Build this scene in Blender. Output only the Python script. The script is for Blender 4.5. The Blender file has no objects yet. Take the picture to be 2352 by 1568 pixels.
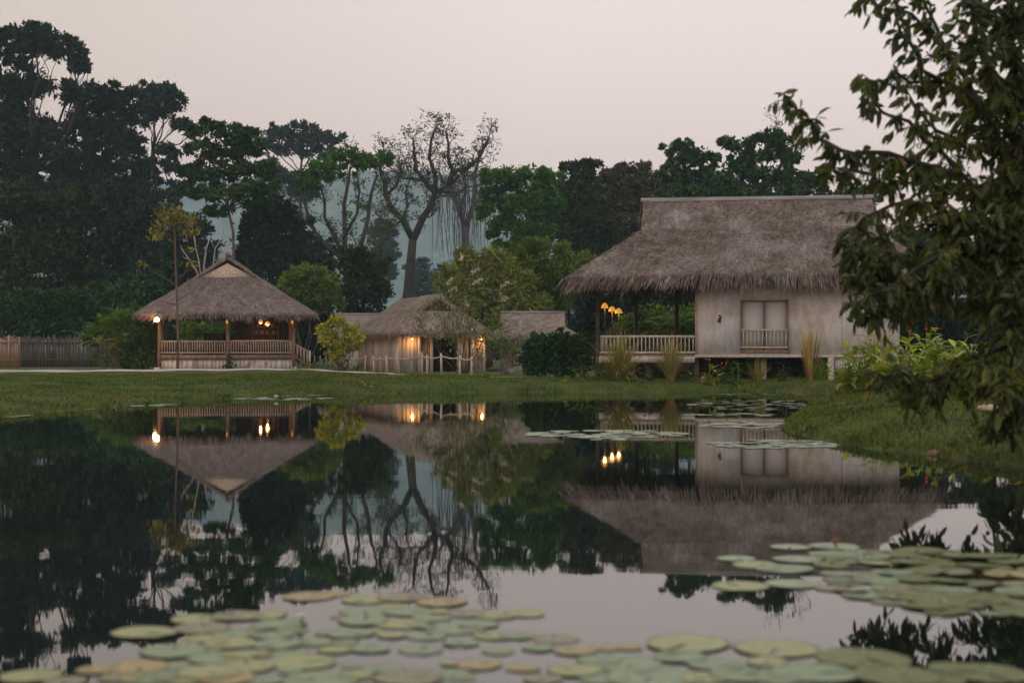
HAZE = 0.00039; SKY = 1.43; SUN = 0.7
import bpy, math, random
import numpy as np
from mathutils import Vector, noise
random.seed(7)
rng = np.random.default_rng(7)
scene = bpy.context.scene
COL = scene.collection
PI = math.pi

# ------------------------------------------------------------------ camera frame
# D(dx, dy, Y): the point at depth Y that is seen at (dx, dy) of a 2352 x 1568 view of the place
FD, CX, HY, CZ = 3266.6, 1176.0, 807.2, 1.4
def D(dx, dy, Y):
    return Vector(((dx-CX)/FD*Y, Y, CZ-(dy-HY)/FD*Y))
def pxm(Y):
    return Y/FD

# ------------------------------------------------------------------ materials
def mat(name, c1, c2, scale=(1, 1, 1), ns=4.0, rough=.85, island=0.0, c3=None, c3amt=.08, bump=0.0, detail=4.0, spec=.25, metal=0.0, emit=None, estr=0.0, bscale=None, objrand=0.0, blotch=None, grain=None):
    m = bpy.data.materials.new(name); m.use_nodes = True
    nt = m.node_tree; N = nt.nodes; L = nt.links
    b = N['Principled BSDF']
    tc = N.new('ShaderNodeTexCoord'); mp = N.new('ShaderNodeMapping'); mp.inputs['Scale'].default_value = scale
    L.new(tc.outputs['Object'], mp.inputs['Vector'])
    vec = mp.outputs['Vector']
    if objrand:
        oi = N.new('ShaderNodeObjectInfo'); ad = N.new('ShaderNodeVectorMath'); ad.operation = 'ADD'
        cm = N.new('ShaderNodeCombineXYZ'); mu = N.new('ShaderNodeMath'); mu.operation = 'MULTIPLY'; mu.inputs[1].default_value = 50
        L.new(oi.outputs['Random'], mu.inputs[0]); L.new(mu.outputs[0], cm.inputs[0]); L.new(mu.outputs[0], cm.inputs[2])
        L.new(vec, ad.inputs[0]); L.new(cm.outputs[0], ad.inputs[1]); vec = ad.outputs[0]
    nz = N.new('ShaderNodeTexNoise'); nz.inputs['Scale'].default_value = ns; nz.inputs['Detail'].default_value = detail
    L.new(vec, nz.inputs['Vector'])
    rp = N.new('ShaderNodeValToRGB')
    rp.color_ramp.elements[0].position = .32; rp.color_ramp.elements[1].position = .68
    rp.color_ramp.elements[0].color = (*c1, 1); rp.color_ramp.elements[1].color = (*c2, 1)
    L.new(nz.outputs['Fac'], rp.inputs['Fac'])
    col = rp.outputs['Color']
    if island:
        g = N.new('ShaderNodeNewGeometry')
        r2 = N.new('ShaderNodeValToRGB'); cr = r2.color_ramp
        cr.elements[0].color = (1-island, 1-island, 1-island, 1); cr.elements[1].color = (1+island, 1+island, 1+island, 1)
        L.new(g.outputs['Random Per Island'], r2.inputs['Fac'])
        mx = N.new('ShaderNodeMix'); mx.data_type = 'RGBA'; mx.blend_type = 'MULTIPLY'; mx.inputs['Factor'].default_value = 1
        L.new(col, mx.inputs['A']); L.new(r2.outputs['Color'], mx.inputs['B']); col = mx.outputs['Result']
        if c3:
            mth = N.new('ShaderNodeMath'); mth.operation = 'FRACT'; m10 = N.new('ShaderNodeMath'); m10.operation = 'MULTIPLY'; m10.inputs[1].default_value = 37.3
            L.new(g.outputs['Random Per Island'], m10.inputs[0]); L.new(m10.outputs[0], mth.inputs[0])
            lt = N.new('ShaderNodeMath'); lt.operation = 'LESS_THAN'; lt.inputs[1].default_value = c3amt
            L.new(mth.outputs[0], lt.inputs[0])
            mx2 = N.new('ShaderNodeMix'); mx2.data_type = 'RGBA'; mx2.inputs['B'].default_value = (*c3, 1)
            L.new(lt.outputs[0], mx2.inputs['Factor']); L.new(col, mx2.inputs['A']); col = mx2.outputs['Result']
    if blotch:
        bc, bs, lo, hi = blotch
        n2 = N.new('ShaderNodeTexNoise'); n2.inputs['Scale'].default_value = bs; n2.inputs['Detail'].default_value = 5
        L.new(vec if objrand else tc.outputs['Object'], n2.inputs['Vector'])
        mr = N.new('ShaderNodeMapRange'); mr.inputs['From Min'].default_value = lo; mr.inputs['From Max'].default_value = hi
        L.new(n2.outputs['Fac'], mr.inputs['Value'])
        mx3 = N.new('ShaderNodeMix'); mx3.data_type = 'RGBA'; mx3.inputs['B'].default_value = (*bc, 1)
        L.new(mr.outputs['Result'], mx3.inputs['Factor']); L.new(col, mx3.inputs['A']); col = mx3.outputs['Result']
    if grain:
        n3 = N.new('ShaderNodeTexNoise'); n3.inputs['Scale'].default_value = grain[0]; n3.inputs['Detail'].default_value = 3
        L.new(vec, n3.inputs['Vector'])
        m4 = N.new('ShaderNodeMapRange'); m4.inputs['From Min'].default_value = .3; m4.inputs['From Max'].default_value = .7; m4.inputs['To Min'].default_value = 1-grain[1]; m4.inputs['To Max'].default_value = 1+grain[1]
        L.new(n3.outputs['Fac'], m4.inputs['Value'])
        mx5 = N.new('ShaderNodeMix'); mx5.data_type = 'RGBA'; mx5.blend_type = 'MULTIPLY'; mx5.inputs['Factor'].default_value = 1
        L.new(col, mx5.inputs['A']); L.new(m4.outputs['Result'], mx5.inputs['B']); col = mx5.outputs['Result']
    L.new(col, b.inputs['Base Color'])
    b.inputs['Roughness'].default_value = rough; b.inputs['Metallic'].default_value = metal
    b.inputs['Specular IOR Level'].default_value = spec
    if bump:
        bp = N.new('ShaderNodeBump'); bp.inputs['Strength'].default_value = bump
        bp.inputs['Distance'].default_value = .05
        L.new(nz.outputs['Fac'], bp.inputs['Height']); L.new(bp.outputs['Normal'], b.inputs['Normal'])
    if emit:
        b.inputs['Emission Color'].default_value = (*emit, 1); b.inputs['Emission Strength'].default_value = estr
    return m

def leafmat(name, c1, c2, island=.5, c3=None, c3amt=.06, ns=.35, spec=.1, rough=.6):
    return mat(name, c1, c2, ns=ns, rough=rough, island=island, c3=c3, c3amt=c3amt, spec=spec, detail=2)

M = {}
M['thatch_big'] = mat('thatch_weathered_brown', (.105, .08, .068), (.215, .172, .15), scale=(1, 1, .6), ns=1.6, rough=.95, island=.38, detail=8, bump=.6, spec=.05, blotch=((.30, .28, .27), .5, .52, .78), grain=(9, .4))
M['thatch_left'] = mat('thatch_grey_brown', (.145, .11, .1), (.235, .19, .175), scale=(1, 1, .5), ns=1.7, rough=.95, island=.3, detail=8, bump=.6, spec=.05, grain=(9, .3))
M['thatch_mid'] = mat('thatch_pale_grey', (.17, .13, .105), (.30, .25, .215), scale=(1, 1, .5), ns=1.6, rough=.95, island=.34, detail=8, bump=.6, spec=.05, grain=(8, .35))
M['ridge'] = mat('ridge_capping', (.15, .145, .145), (.28, .275, .275), scale=(.4, 3, 3), ns=3, rough=.9, bump=.4)
M['thatch_big_base'] = mat('thatch_bed_weathered_brown', (.095, .074, .062), (.195, .158, .138), scale=(1, 1, .6), ns=2.2, rough=.95, detail=9, bump=.8, spec=.05, blotch=((.28, .26, .25), .5, .52, .78), grain=(9, .4))
M['thatch_left_base'] = mat('thatch_bed_grey_brown', (.13, .10, .09), (.21, .17, .155), scale=(1, 1, .5), ns=2.2, rough=.95, detail=9, bump=.8, spec=.05, grain=(9, .3))
M['thatch_mid_base'] = mat('thatch_bed_pale_grey', (.15, .115, .093), (.265, .22, .19), scale=(1, 1, .5), ns=2.2, rough=.95, detail=9, bump=.8, spec=.05, grain=(8, .35))
M['under'] = mat('thatch_underside', (.05, .038, .03), (.09, .07, .055), ns=3, rough=1)
M['bamboo_weave'] = mat('woven_bamboo_wall', (.505, .51, .53), (.70, .70, .72), scale=(1, 1, .3), ns=5, rough=.85, bump=.3, detail=7, grain=(34, .16), blotch=((.33, .25, .19), 1.0, .50, .80))
M['weave_warm'] = mat('woven_bamboo_warm', (.34, .25, .17), (.55, .45, .35), ns=14, rough=.85, bump=.3, detail=3)
M['screen'] = mat('pale_window_screen', (.44, .425, .425), (.54, .525, .525), ns=30, rough=.8, detail=2)
M['wood_pale'] = mat('weathered_pale_wood', (.36, .32, .28), (.55, .5, .46), scale=(1, 1, .3), ns=7, rough=.85, bump=.2)
M['wood_brown'] = mat('brown_wood', (.16, .10, .07), (.30, .20, .14), scale=(1, 1, .25), ns=8, rough=.8, bump=.2)
M['wood_rail'] = mat('bamboo_rail_wood', (.30, .235, .185), (.48, .39, .31), scale=(1, 1, .3), ns=8, rough=.75, bump=.2)
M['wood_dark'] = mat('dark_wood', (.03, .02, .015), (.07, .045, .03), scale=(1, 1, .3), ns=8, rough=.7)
M['wood_red'] = mat('reddish_wood', (.12, .045, .03), (.2, .08, .05), scale=(1, 1, .3), ns=8, rough=.7)
M['skirt'] = mat('whitewashed_board', (.38, .33, .3), (.62, .56, .52), scale=(3, 3, .35), ns=4, rough=.9, bump=.3, island=.16, blotch=((.16, .12, .1), 1.6, .56, .75))
M['plank'] = mat('old_wall_plank', (.25, .21, .18), (.47, .41, .37), scale=(3, 3, .25), ns=4, rough=.85, bump=.3, island=.3)
M['bark'] = mat('dark_bark', (.018, .016, .013), (.048, .042, .034), scale=(1, 1, .3), ns=3, rough=.95, bump=.5)
M['bark_grey'] = mat('grey_bark', (.10, .09, .08), (.2, .18, .165), scale=(1, 1, .3), ns=4, rough=.95, bump=.4)
M['bark_brown'] = mat('brown_bark', (.07, .045, .03), (.15, .10, .07), scale=(1, 1, .3), ns=4, rough=.95, bump=.4)
M['stone'] = mat('pale_stone', (.30, .23, .16), (.46, .37, .27), ns=6, rough=.9, bump=.4)
M['stone_red'] = mat('reddish_stone', (.22, .12, .08), (.34, .2, .14), ns=8, rough=.9, bump=.4)
M['fence_old'] = mat('old_bamboo_fence', (.045, .038, .034), (.125, .11, .10), scale=(4, 4, .3), ns=3, rough=.95, bump=.3)
M['fence_tan'] = mat('tan_bamboo_panel', (.2, .11, .055), (.33, .19, .10), scale=(6, 6, .3), ns=3, rough=.85, bump=.3)
M['rope'] = mat('pale_rope', (.40, .31, .22), (.55, .44, .33), ns=20, rough=.9)
M['lamp_glow'] = mat('lit_bulb', (.9, .8, .6), (.9, .8, .6), emit=(1.0, .62, .24), estr=9, ns=2)
M['globe_glow'] = mat('lit_globe', (.9, .8, .6), (.9, .8, .6), emit=(1.0, .66, .32), estr=22, ns=2)
M['shade_lit'] = mat('lit_woven_shade', (.5, .3, .1), (.7, .45, .18), ns=24, rough=.8, emit=(1.0, .42, .055), estr=.62, bump=.3)
M['iron'] = mat('dark_iron', (.02, .02, .02), (.04, .035, .03), ns=6, rough=.6)
M['iron_brown'] = mat('rusty_pole', (.16, .08, .04), (.25, .13, .06), ns=6, rough=.7)
M['path'] = mat('sandy_path', (.36, .31, .27), (.50, .45, .40), ns=1.4, rough=.95, bump=.2, detail=8)
M['dirt'] = mat('ground_soil_and_turf', (.030, .052, .008), (.075, .10, .02), ns=.9, rough=1, bump=.3, detail=8, blotch=((.12, .085, .05), .35, .58, .75))
M['grass'] = leafmat('grass_blades', (.025, .062, .006), (.098, .142, .018), island=.55, c3=(.20, .15, .06), c3amt=.14, ns=.55)
M['clay'] = mat('terracotta', (.25, .1, .06), (.35, .16, .1), ns=6)
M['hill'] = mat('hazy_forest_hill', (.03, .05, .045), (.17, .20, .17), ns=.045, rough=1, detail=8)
M['white_flower'] = mat('white_petal', (.72, .7, .66), (.82, .8, .76), ns=5, rough=.6)
M['pale_plume'] = mat('pale_plume', (.42, .36, .28), (.6, .53, .43), ns=5, rough=.8, island=.3)
M['red_flower'] = mat('red_flower', (.42, .03, .02), (.55, .07, .04), ns=5, rough=.5)

# ------------------------------------------------------------------ mesh builder
class MB:
    def __init__(s): s.v = []; s.f = []; s.big = []
    def add(s, vs, fs):
        o = len(s.v); s.v.extend([tuple(v) for v in vs]); s.f.extend([tuple(i+o for i in f) for f in fs]); return s
    def box(s, x0, x1, y0, y1, z0, z1):
        return s.add([(x0,y0,z0),(x1,y0,z0),(x1,y1,z0),(x0,y1,z0),(x0,y0,z1),(x1,y0,z1),(x1,y1,z1),(x0,y1,z1)],
                     [(3,2,1,0),(4,5,6,7),(0,1,5,4),(1,2,6,5),(2,3,7,6),(3,0,4,7)])
    def prism(s, pts, dirv):
        n = len(pts); d = Vector(dirv); P = [Vector(p) for p in pts]
        return s.add(P+[p+d for p in P], [tuple(range(n-1,-1,-1)), tuple(range(n,2*n))]+[(i,(i+1)%n,(i+1)%n+n,i+n) for i in range(n)])
    def tube(s, pts, rad, n=6, cap=True):
        P = [Vector(p) for p in pts]; k = len(P)
        if not hasattr(rad, '__len__'): rad = [rad]*k
        vs = []; up = None
        for i, p in enumerate(P):
            t = (P[min(i+1,k-1)]-P[max(i-1,0)])
            if t.length < 1e-9: t = Vector((0,0,1))
            t.normalize()
            if up is None: up = Vector((1,0,0)) if abs(t.x) < .8 else Vector((0,1,0))
            a = (up - t*up.dot(t)); a.normalize(); b = t.cross(a); up = a
            for j in range(n):
                an = 2*PI*j/n; vs.append(p + (a*math.cos(an)+b*math.sin(an))*rad[i])
        fs = [(i*n+j, i*n+(j+1)%n, (i+1)*n+(j+1)%n, (i+1)*n+j) for i in range(k-1) for j in range(n)]
        if cap: fs += [tuple(range(n-1,-1,-1)), tuple((k-1)*n+j for j in range(n))]
        return s.add(vs, fs)
    def lathe(s, prof, c=(0,0,0), n=14):
        vs = []; k = len(prof)
        for r, z in prof:
            for j in range(n):
                an = 2*PI*j/n; vs.append((c[0]+r*math.cos(an), c[1]+r*math.sin(an), c[2]+z))
        fs = [(i*n+j, i*n+(j+1)%n, (i+1)*n+(j+1)%n, (i+1)*n+j) for i in range(k-1) for j in range(n)]
        fs += [tuple(range(n-1,-1,-1)), tuple((k-1)*n+j for j in range(n))]
        return s.add(vs, fs)
    def blade(s, p, d, L, w, droop=.5, seg=4, side=None):
        """a tapering arched leaf blade"""
        p = Vector(p); d = Vector(d).normalized(); sd = Vector(side) if side else d.cross(Vector((0,0,1)))
        if sd.length < 1e-3: sd = Vector((1,0,0))
        sd.normalize(); vs = []; q = p.copy(); dd = d.copy()
        for i in range(seg+1):
            t = i/seg; ww = w*(.55+.9*t if t < .5 else (1-t)*2)*.5 + 1e-4
            vs += [q-sd*ww, q+sd*ww]
            dd = (dd + Vector((0,0,-droop/seg))).normalized(); q = q + dd*(L/seg)
        return s.add(vs, [(2*i,2*i+1,2*i+3,2*i+2) for i in range(seg)])
    def quads(s, V):
        """V: numpy (n,4,3) free quads"""
        s.big.append(np.asarray(V, dtype=np.float64)); return s
    def mesh(s, name, m, origin=(0,0,0), smooth=False, m2=None):
        me = bpy.data.meshes.new(name); o = np.array(origin, dtype=np.float64)
        va = np.array(s.v, dtype=np.float64).reshape(-1,3); ls = [len(f) for f in s.f]
        li = np.fromiter((i for f in s.f for i in f), dtype=np.int64, count=sum(ls)); ls = np.array(ls, dtype=np.int64)
        n0 = len(va)
        for B in s.big:
            k = len(B); va = np.concatenate([va, B.reshape(-1,3)]); li = np.concatenate([li, np.arange(4*k)+n0]); ls = np.concatenate([ls, np.full(k,4)]); n0 += 4*k
        va = va - o
        me.vertices.add(len(va)); me.vertices.foreach_set('co', va.astype(np.float32).ravel())
        me.loops.add(len(li)); me.loops.foreach_set('vertex_index', li.astype(np.int32))
        me.polygons.add(len(ls)); st = np.concatenate([[0], np.cumsum(ls)[:-1]])
        me.polygons.foreach_set('loop_start', st.astype(np.int32)); me.polygons.foreach_set('loop_total', ls.astype(np.int32))
        if smooth: me.polygons.foreach_set('use_smooth', np.ones(len(ls), dtype=bool))
        me.update(calc_edges=True); me.materials.append(m)
        if m2 is not None:
            me.materials.append(m2); mi = np.zeros(len(ls), dtype=np.int32); mi[len(s.f):] = 1; me.polygons.foreach_set('material_index', mi)
        return me
    def build(s, name, m, parent=None, world=False, smooth=False, m2=None):
        o = bpy.data.objects.new(name, s.mesh(name, m, tuple(parent.location) if (parent is not None and world) else (0,0,0), smooth, m2))
        COL.objects.link(o)
        if parent is not None: o.parent = parent
        return o

def tag(o, label=None, cat=None, group=None, kind=None):
    if label: o['label'] = label
    if cat: o['category'] = cat
    if group: o['group'] = group
    if kind: o['kind'] = kind
    return o
def thing(name, label, cat, loc=(0,0,0), rz=0, group=None):
    o = bpy.data.objects.new(name, None); COL.objects.link(o); o.location = loc; o.rotation_euler = (0,0,rz); o.empty_display_size = .2
    return tag(o, label, cat, group)
def dup(o, parent=None):
    c = o.copy(); COL.objects.link(c)
    if parent is not None: c.parent = parent
    for ch in list(o.children): dup(ch, c)
    return c
def anchor(mb, loc):
    """single-mesh thing placed at loc: shift the builder's world verts to local"""
    mb.v = [(a-loc[0], b-loc[1], c-loc[2]) for a,b,c in mb.v]; mb.big = [B-np.array(loc) for B in mb.big]; return mb
def solo(name, mb, m, loc, label, cat, group=None, smooth=False):
    o = anchor(mb, loc).build(name, m, smooth=smooth); o.location = loc
    return tag(o, label, cat, group)

# ------------------------------------------------------------------ terrain
POND = [(-60,5),(-40,14),(-20,22),(-10.9,30),(-10.5,34.4),(-9.2,38.8),(-8.4,42.4),(-5.8,46.6),(-2.6,48.2),(0.5,48.6),(3.4,49.3),(8.2,51),(10.9,48),(10.3,44),(8.6,39),(7.0,34),(5.75,29.5),(5.0,26),(4.75,23),(5.0,21),(5.5,19.6),(5.9,18.3),(6.3,16.8),(8,14),(12,12),(30,8),(30,1.2),(-60,1.2)]
def _ragged(P):
    out = []
    for (a, b) in zip(P, P[1:]+P[:1]):
        L = math.hypot(b[0]-a[0], b[1]-a[1]); k = max(1, int(L/.7)) if min(a[1], b[1]) > 15 and max(abs(a[0]), abs(b[0])) < 22 else 1
        for i in range(k):
            t = i/k; x, y = a[0]+(b[0]-a[0])*t, a[1]+(b[1]-a[1])*t
            if k > 1: x += .34*noise.noise((x*.55, y*.55, 1))+.16*noise.noise((x*1.7, y*1.7, 4)); y += .5*noise.noise((x*.5, y*.5, 9))
            out.append((x, y))
    return out
POND = _ragged(POND)
PA = np.array(POND, dtype=float); PB = np.roll(PA, -1, axis=0)
def sdf(X, Y):
    """distance to the waterline, positive on land"""
    P = np.stack([np.asarray(X, float).ravel(), np.asarray(Y, float).ravel()], 1)
    best = np.full(len(P), 1e9); ins = np.zeros(len(P), bool)
    for a, b in zip(PA, PB):
        e = b-a; w = P-a; t = np.clip((w@e)/(e@e), 0, 1); d = np.hypot(*(w-t[:,None]*e).T); best = np.minimum(best, d)
        c = ((a[1] > P[:,1]) != (b[1] > P[:,1])) & (P[:,0] < (b[0]-a[0])*(P[:,1]-a[1])/((b[1]-a[1])+1e-12)+a[0]); ins ^= c
    return np.where(ins, -best, best).reshape(np.shape(X))
def gh(X, Y, d=None):
    X = np.asarray(X, float); Y = np.asarray(Y, float); d = sdf(X, Y) if d is None else d
    w = np.where(Y < 46, np.where(X > 2, 3.0, 7.5), np.interp(X, [-12, -8, -4, 3], [7.5, 5.5, 2.6, 1.5]))
    t = np.clip(d/w, 0, 1); s = 1-(1-t)**2
    top = np.interp(X, [-3, 2], [.40, .31])*(Y > 46) + .42*(Y <= 46) + .03*np.sin(X*.31+Y*.17)*np.clip(d/12, 0, 1)
    top = top + .13*np.exp(-((Y-np.interp(X, [-22, -16, -11, -7.5, -5], [67.5, 68.5, 67.5, 63.5, 60.5]))/2.6)**2)*np.clip((-5-X)/4, 0, 1)
    wob = .035*np.sin(X*1.9+1.3*np.sin(Y*1.1))*np.clip(d/3, 0, 1)*np.clip((90-Y)/40, 0, 1)
    land = .045*np.clip(d/.12, 0, 1) + (top-.045)*s + wob
    return np.where(d > 0, land, np.maximum(-.7, d*.45))
def g1(x, y): return float(gh(np.array([x]), np.array([y]))[0])
def G(dx, dy):
    """ground point seen at (dx, dy)"""
    ys = np.linspace(15, 120, 1051); xs = (dx-CX)/FD*ys; zs = CZ-(dy-HY)/FD*ys; hit = np.nonzero(gh(xs, ys) >= zs)[0]
    i = hit[0] if len(hit) else -1
    return Vector((xs[i], ys[i], float(gh(xs[i:i+1], ys[i:i+1])[0])))
def atD(dx, Y):
    x = (dx-CX)/FD*Y; return Vector((x, Y, g1(x, Y)))

def axis(fine0, fine1, step, far0, far1):
    a = list(np.arange(fine0, fine1+.001, step)); s = step
    v = fine1
    while v < far1: s *= 1.35; v += s; a.append(min(v, far1))
    s = step; v = fine0; pre = []
    while v > far0: s *= 1.35; v -= s; pre.append(max(v, far0))
    return np.array(pre[::-1]+a)
gx = axis(-22, 20, .3, -1300, 1900); gy = axis(14, 64, .3, -60, 2445)
GX, GY = np.meshgrid(gx, gy); GZ = gh(GX, GY)
nx, ny = len(gx), len(gy)
mb = MB(); mb.v = list(map(tuple, np.stack([GX.ravel(), GY.ravel(), GZ.ravel()], 1)))
mb.f = [(j*nx+i, j*nx+i+1, (j+1)*nx+i+1, (j+1)*nx+i) for j in range(ny-1) for i in range(nx-1)]
tag(mb.build('ground', M['dirt'], smooth=True), 'grassy ground sloping down to the pond', kind='structure')

# water
wm = bpy.data.materials.new('still_pond_water'); wm.use_nodes = True
nt = wm.node_tree; b = nt.nodes['Principled BSDF']
b.inputs['Base Color'].default_value = (.006, .010, .008, 1); b.inputs['Roughness'].default_value = .018; b.inputs['IOR'].default_value = 1.85; b.inputs['Specular Tint'].default_value = (.93, 1, .95, 1)
tc = nt.nodes.new('ShaderNodeTexCoord'); mp = nt.nodes.new('ShaderNodeMapping'); mp.inputs['Scale'].default_value = (.6, 2.2, 1)
nz = nt.nodes.new('ShaderNodeTexNoise'); nz.inputs['Scale'].default_value = 1.1; nz.inputs['Detail'].default_value = 2
bp = nt.nodes.new('ShaderNodeBump'); bp.inputs['Strength'].default_value = .011; bp.inputs['Distance'].default_value = .05
nt.links.new(tc.outputs['Object'], mp.inputs['Vector']); nt.links.new(mp.outputs['Vector'], nz.inputs['Vector']); nt.links.new(nz.outputs['Fac'], bp.inputs['Height']); nt.links.new(bp.outputs['Normal'], b.inputs['Normal'])
mb = MB().add([(-62,0,0),(32,0,0),(32,53,0),(-62,53,0)], [(0,1,2,3)])
tag(mb.build('water', wm), 'dark still pond mirroring the huts, trees and sky', kind='structure')

# path: a strip of sandy track that follows the ground
pc = [(-40, 62), (-30, 65.5), (-22, 67.5), (-16, 68.5), (-11, 67.5), (-7.5, 63.5), (-5.0, 60.5), (-2, 58.4), (2, 57.0)]
mb = MB(); W = []
for i in range(len(pc)-1):
    for k in range(12):
        t = k/12; W.append((pc[i][0]*(1-t)+pc[i+1][0]*t, pc[i][1]*(1-t)+pc[i+1][1]*t))
for i, (x, y) in enumerate(W):
    hw = np.interp(i, [0, 40, 60, len(W)], [2.2, 2.0, .9, .35]) + .12*math.sin(i*.9)
    for q in (-hw, -hw/3, hw/3, hw):
        mb.v.append((x, y+q, g1(x, y+q)+.025))
mb.f = [(i*4+j, (i+1)*4+j, (i+1)*4+j+1, i*4+j+1) for i in range(len(W)-1) for j in range(3)]
tag(mb.build('path', M['path']), 'pale sandy path passing in front of the pavilion', kind='structure')

# grass blades on the banks
_fx = np.arange(-24, 22.01, .15); _fy = np.arange(14, 68.01, .15); _FX, _FY = np.meshgrid(_fx, _fy); _FD = sdf(_FX, _FY)
def dfast(x, y):
    u = np.clip((x+24)/.15, 0, len(_fx)-1.01); v = np.clip((y-14)/.15, 0, len(_fy)-1.01); i = u.astype(int); j = v.astype(int); a = u-i; b = v-j
    return (_FD[j, i]*(1-a)+_FD[j, i+1]*a)*(1-b)+(_FD[j+1, i]*(1-a)+_FD[j+1, i+1]*a)*b
def grass_patch(n, xr, yr, h, dmin, dmax, keep=None):
    x = rng.uniform(*xr, n); y = rng.uniform(*yr, n); k = np.abs(x) < .37*y+1; x, y = x[k], y[k]; d = dfast(x, y); k = (d > dmin) & (d < dmax)
    if keep is not None: k &= keep(x, y)
    x, y, d = x[k], y[k], d[k]; z = gh(x, y, d)-.01; n = len(x)
    a = rng.uniform(0, 2*PI, n); hh = h*rng.uniform(.4, 1.25, n)*(1+.25*np.sin(x*2.1)*np.sin(y*1.7)); w = hh*.06+.0035
    lean = rng.normal(0, .55, (n, 2))*hh[:,None]
    B = np.stack([x, y, z], 1); S = np.stack([np.cos(a)*w, np.sin(a)*w, 0*a], 1); T = np.stack([x+lean[:,0], y+lean[:,1], z+hh], 1)
    Mi = (B+T)/2 + np.stack([0*x, 0*x, hh*.12], 1)
    return np.stack([B-S, B+S, Mi+S*.8, T], 1)
def offpath(x, y):
    yc = np.interp(x, [p[0] for p in pc], [p[1] for p in pc]); return (np.abs(y-yc) > 1.9) | (x > -5)
mb = MB()
mb.quads(grass_patch(300000, (3.5, 17), (16, 47), .05, .0, 30))
mb.quads(grass_patch(170000, (-22, -4), (29, 64), .07, .0, 30, offpath))
mb.quads(grass_patch(110000, (-8, 18), (46, 60), .075, .0, 10))
mb.quads(grass_patch(60000, (3.5, 12), (16, 47), .085, -.05, .3))
mb.quads(grass_patch(14000, (3.5, 14), (16, 47), .09, 0, 20))
mb.quads(grass_patch(80000, (-14, 14), (30, 53), .12, -.06, .35))
mb.quads(grass_patch(12000, (-20, 15), (30, 58), .12, 0, 12, offpath))
tag(mb.build('grass', M['grass']), 'short mixed green and straw grass on the banks', kind='stuff')

# hill far away
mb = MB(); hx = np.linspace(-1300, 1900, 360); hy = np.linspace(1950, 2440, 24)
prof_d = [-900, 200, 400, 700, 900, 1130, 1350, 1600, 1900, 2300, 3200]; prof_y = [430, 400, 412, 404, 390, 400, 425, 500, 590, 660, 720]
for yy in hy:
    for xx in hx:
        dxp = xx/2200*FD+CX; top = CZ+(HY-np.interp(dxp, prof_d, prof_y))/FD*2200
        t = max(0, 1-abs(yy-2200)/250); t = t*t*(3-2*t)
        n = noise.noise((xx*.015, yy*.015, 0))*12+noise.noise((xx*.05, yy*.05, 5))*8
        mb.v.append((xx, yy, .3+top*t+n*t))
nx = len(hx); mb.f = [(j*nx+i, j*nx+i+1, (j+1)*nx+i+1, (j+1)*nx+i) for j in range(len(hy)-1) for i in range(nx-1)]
tag(mb.build('hill', M['hill'], smooth=True), 'misty blue forested hill far behind the trees', kind='structure')
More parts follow.
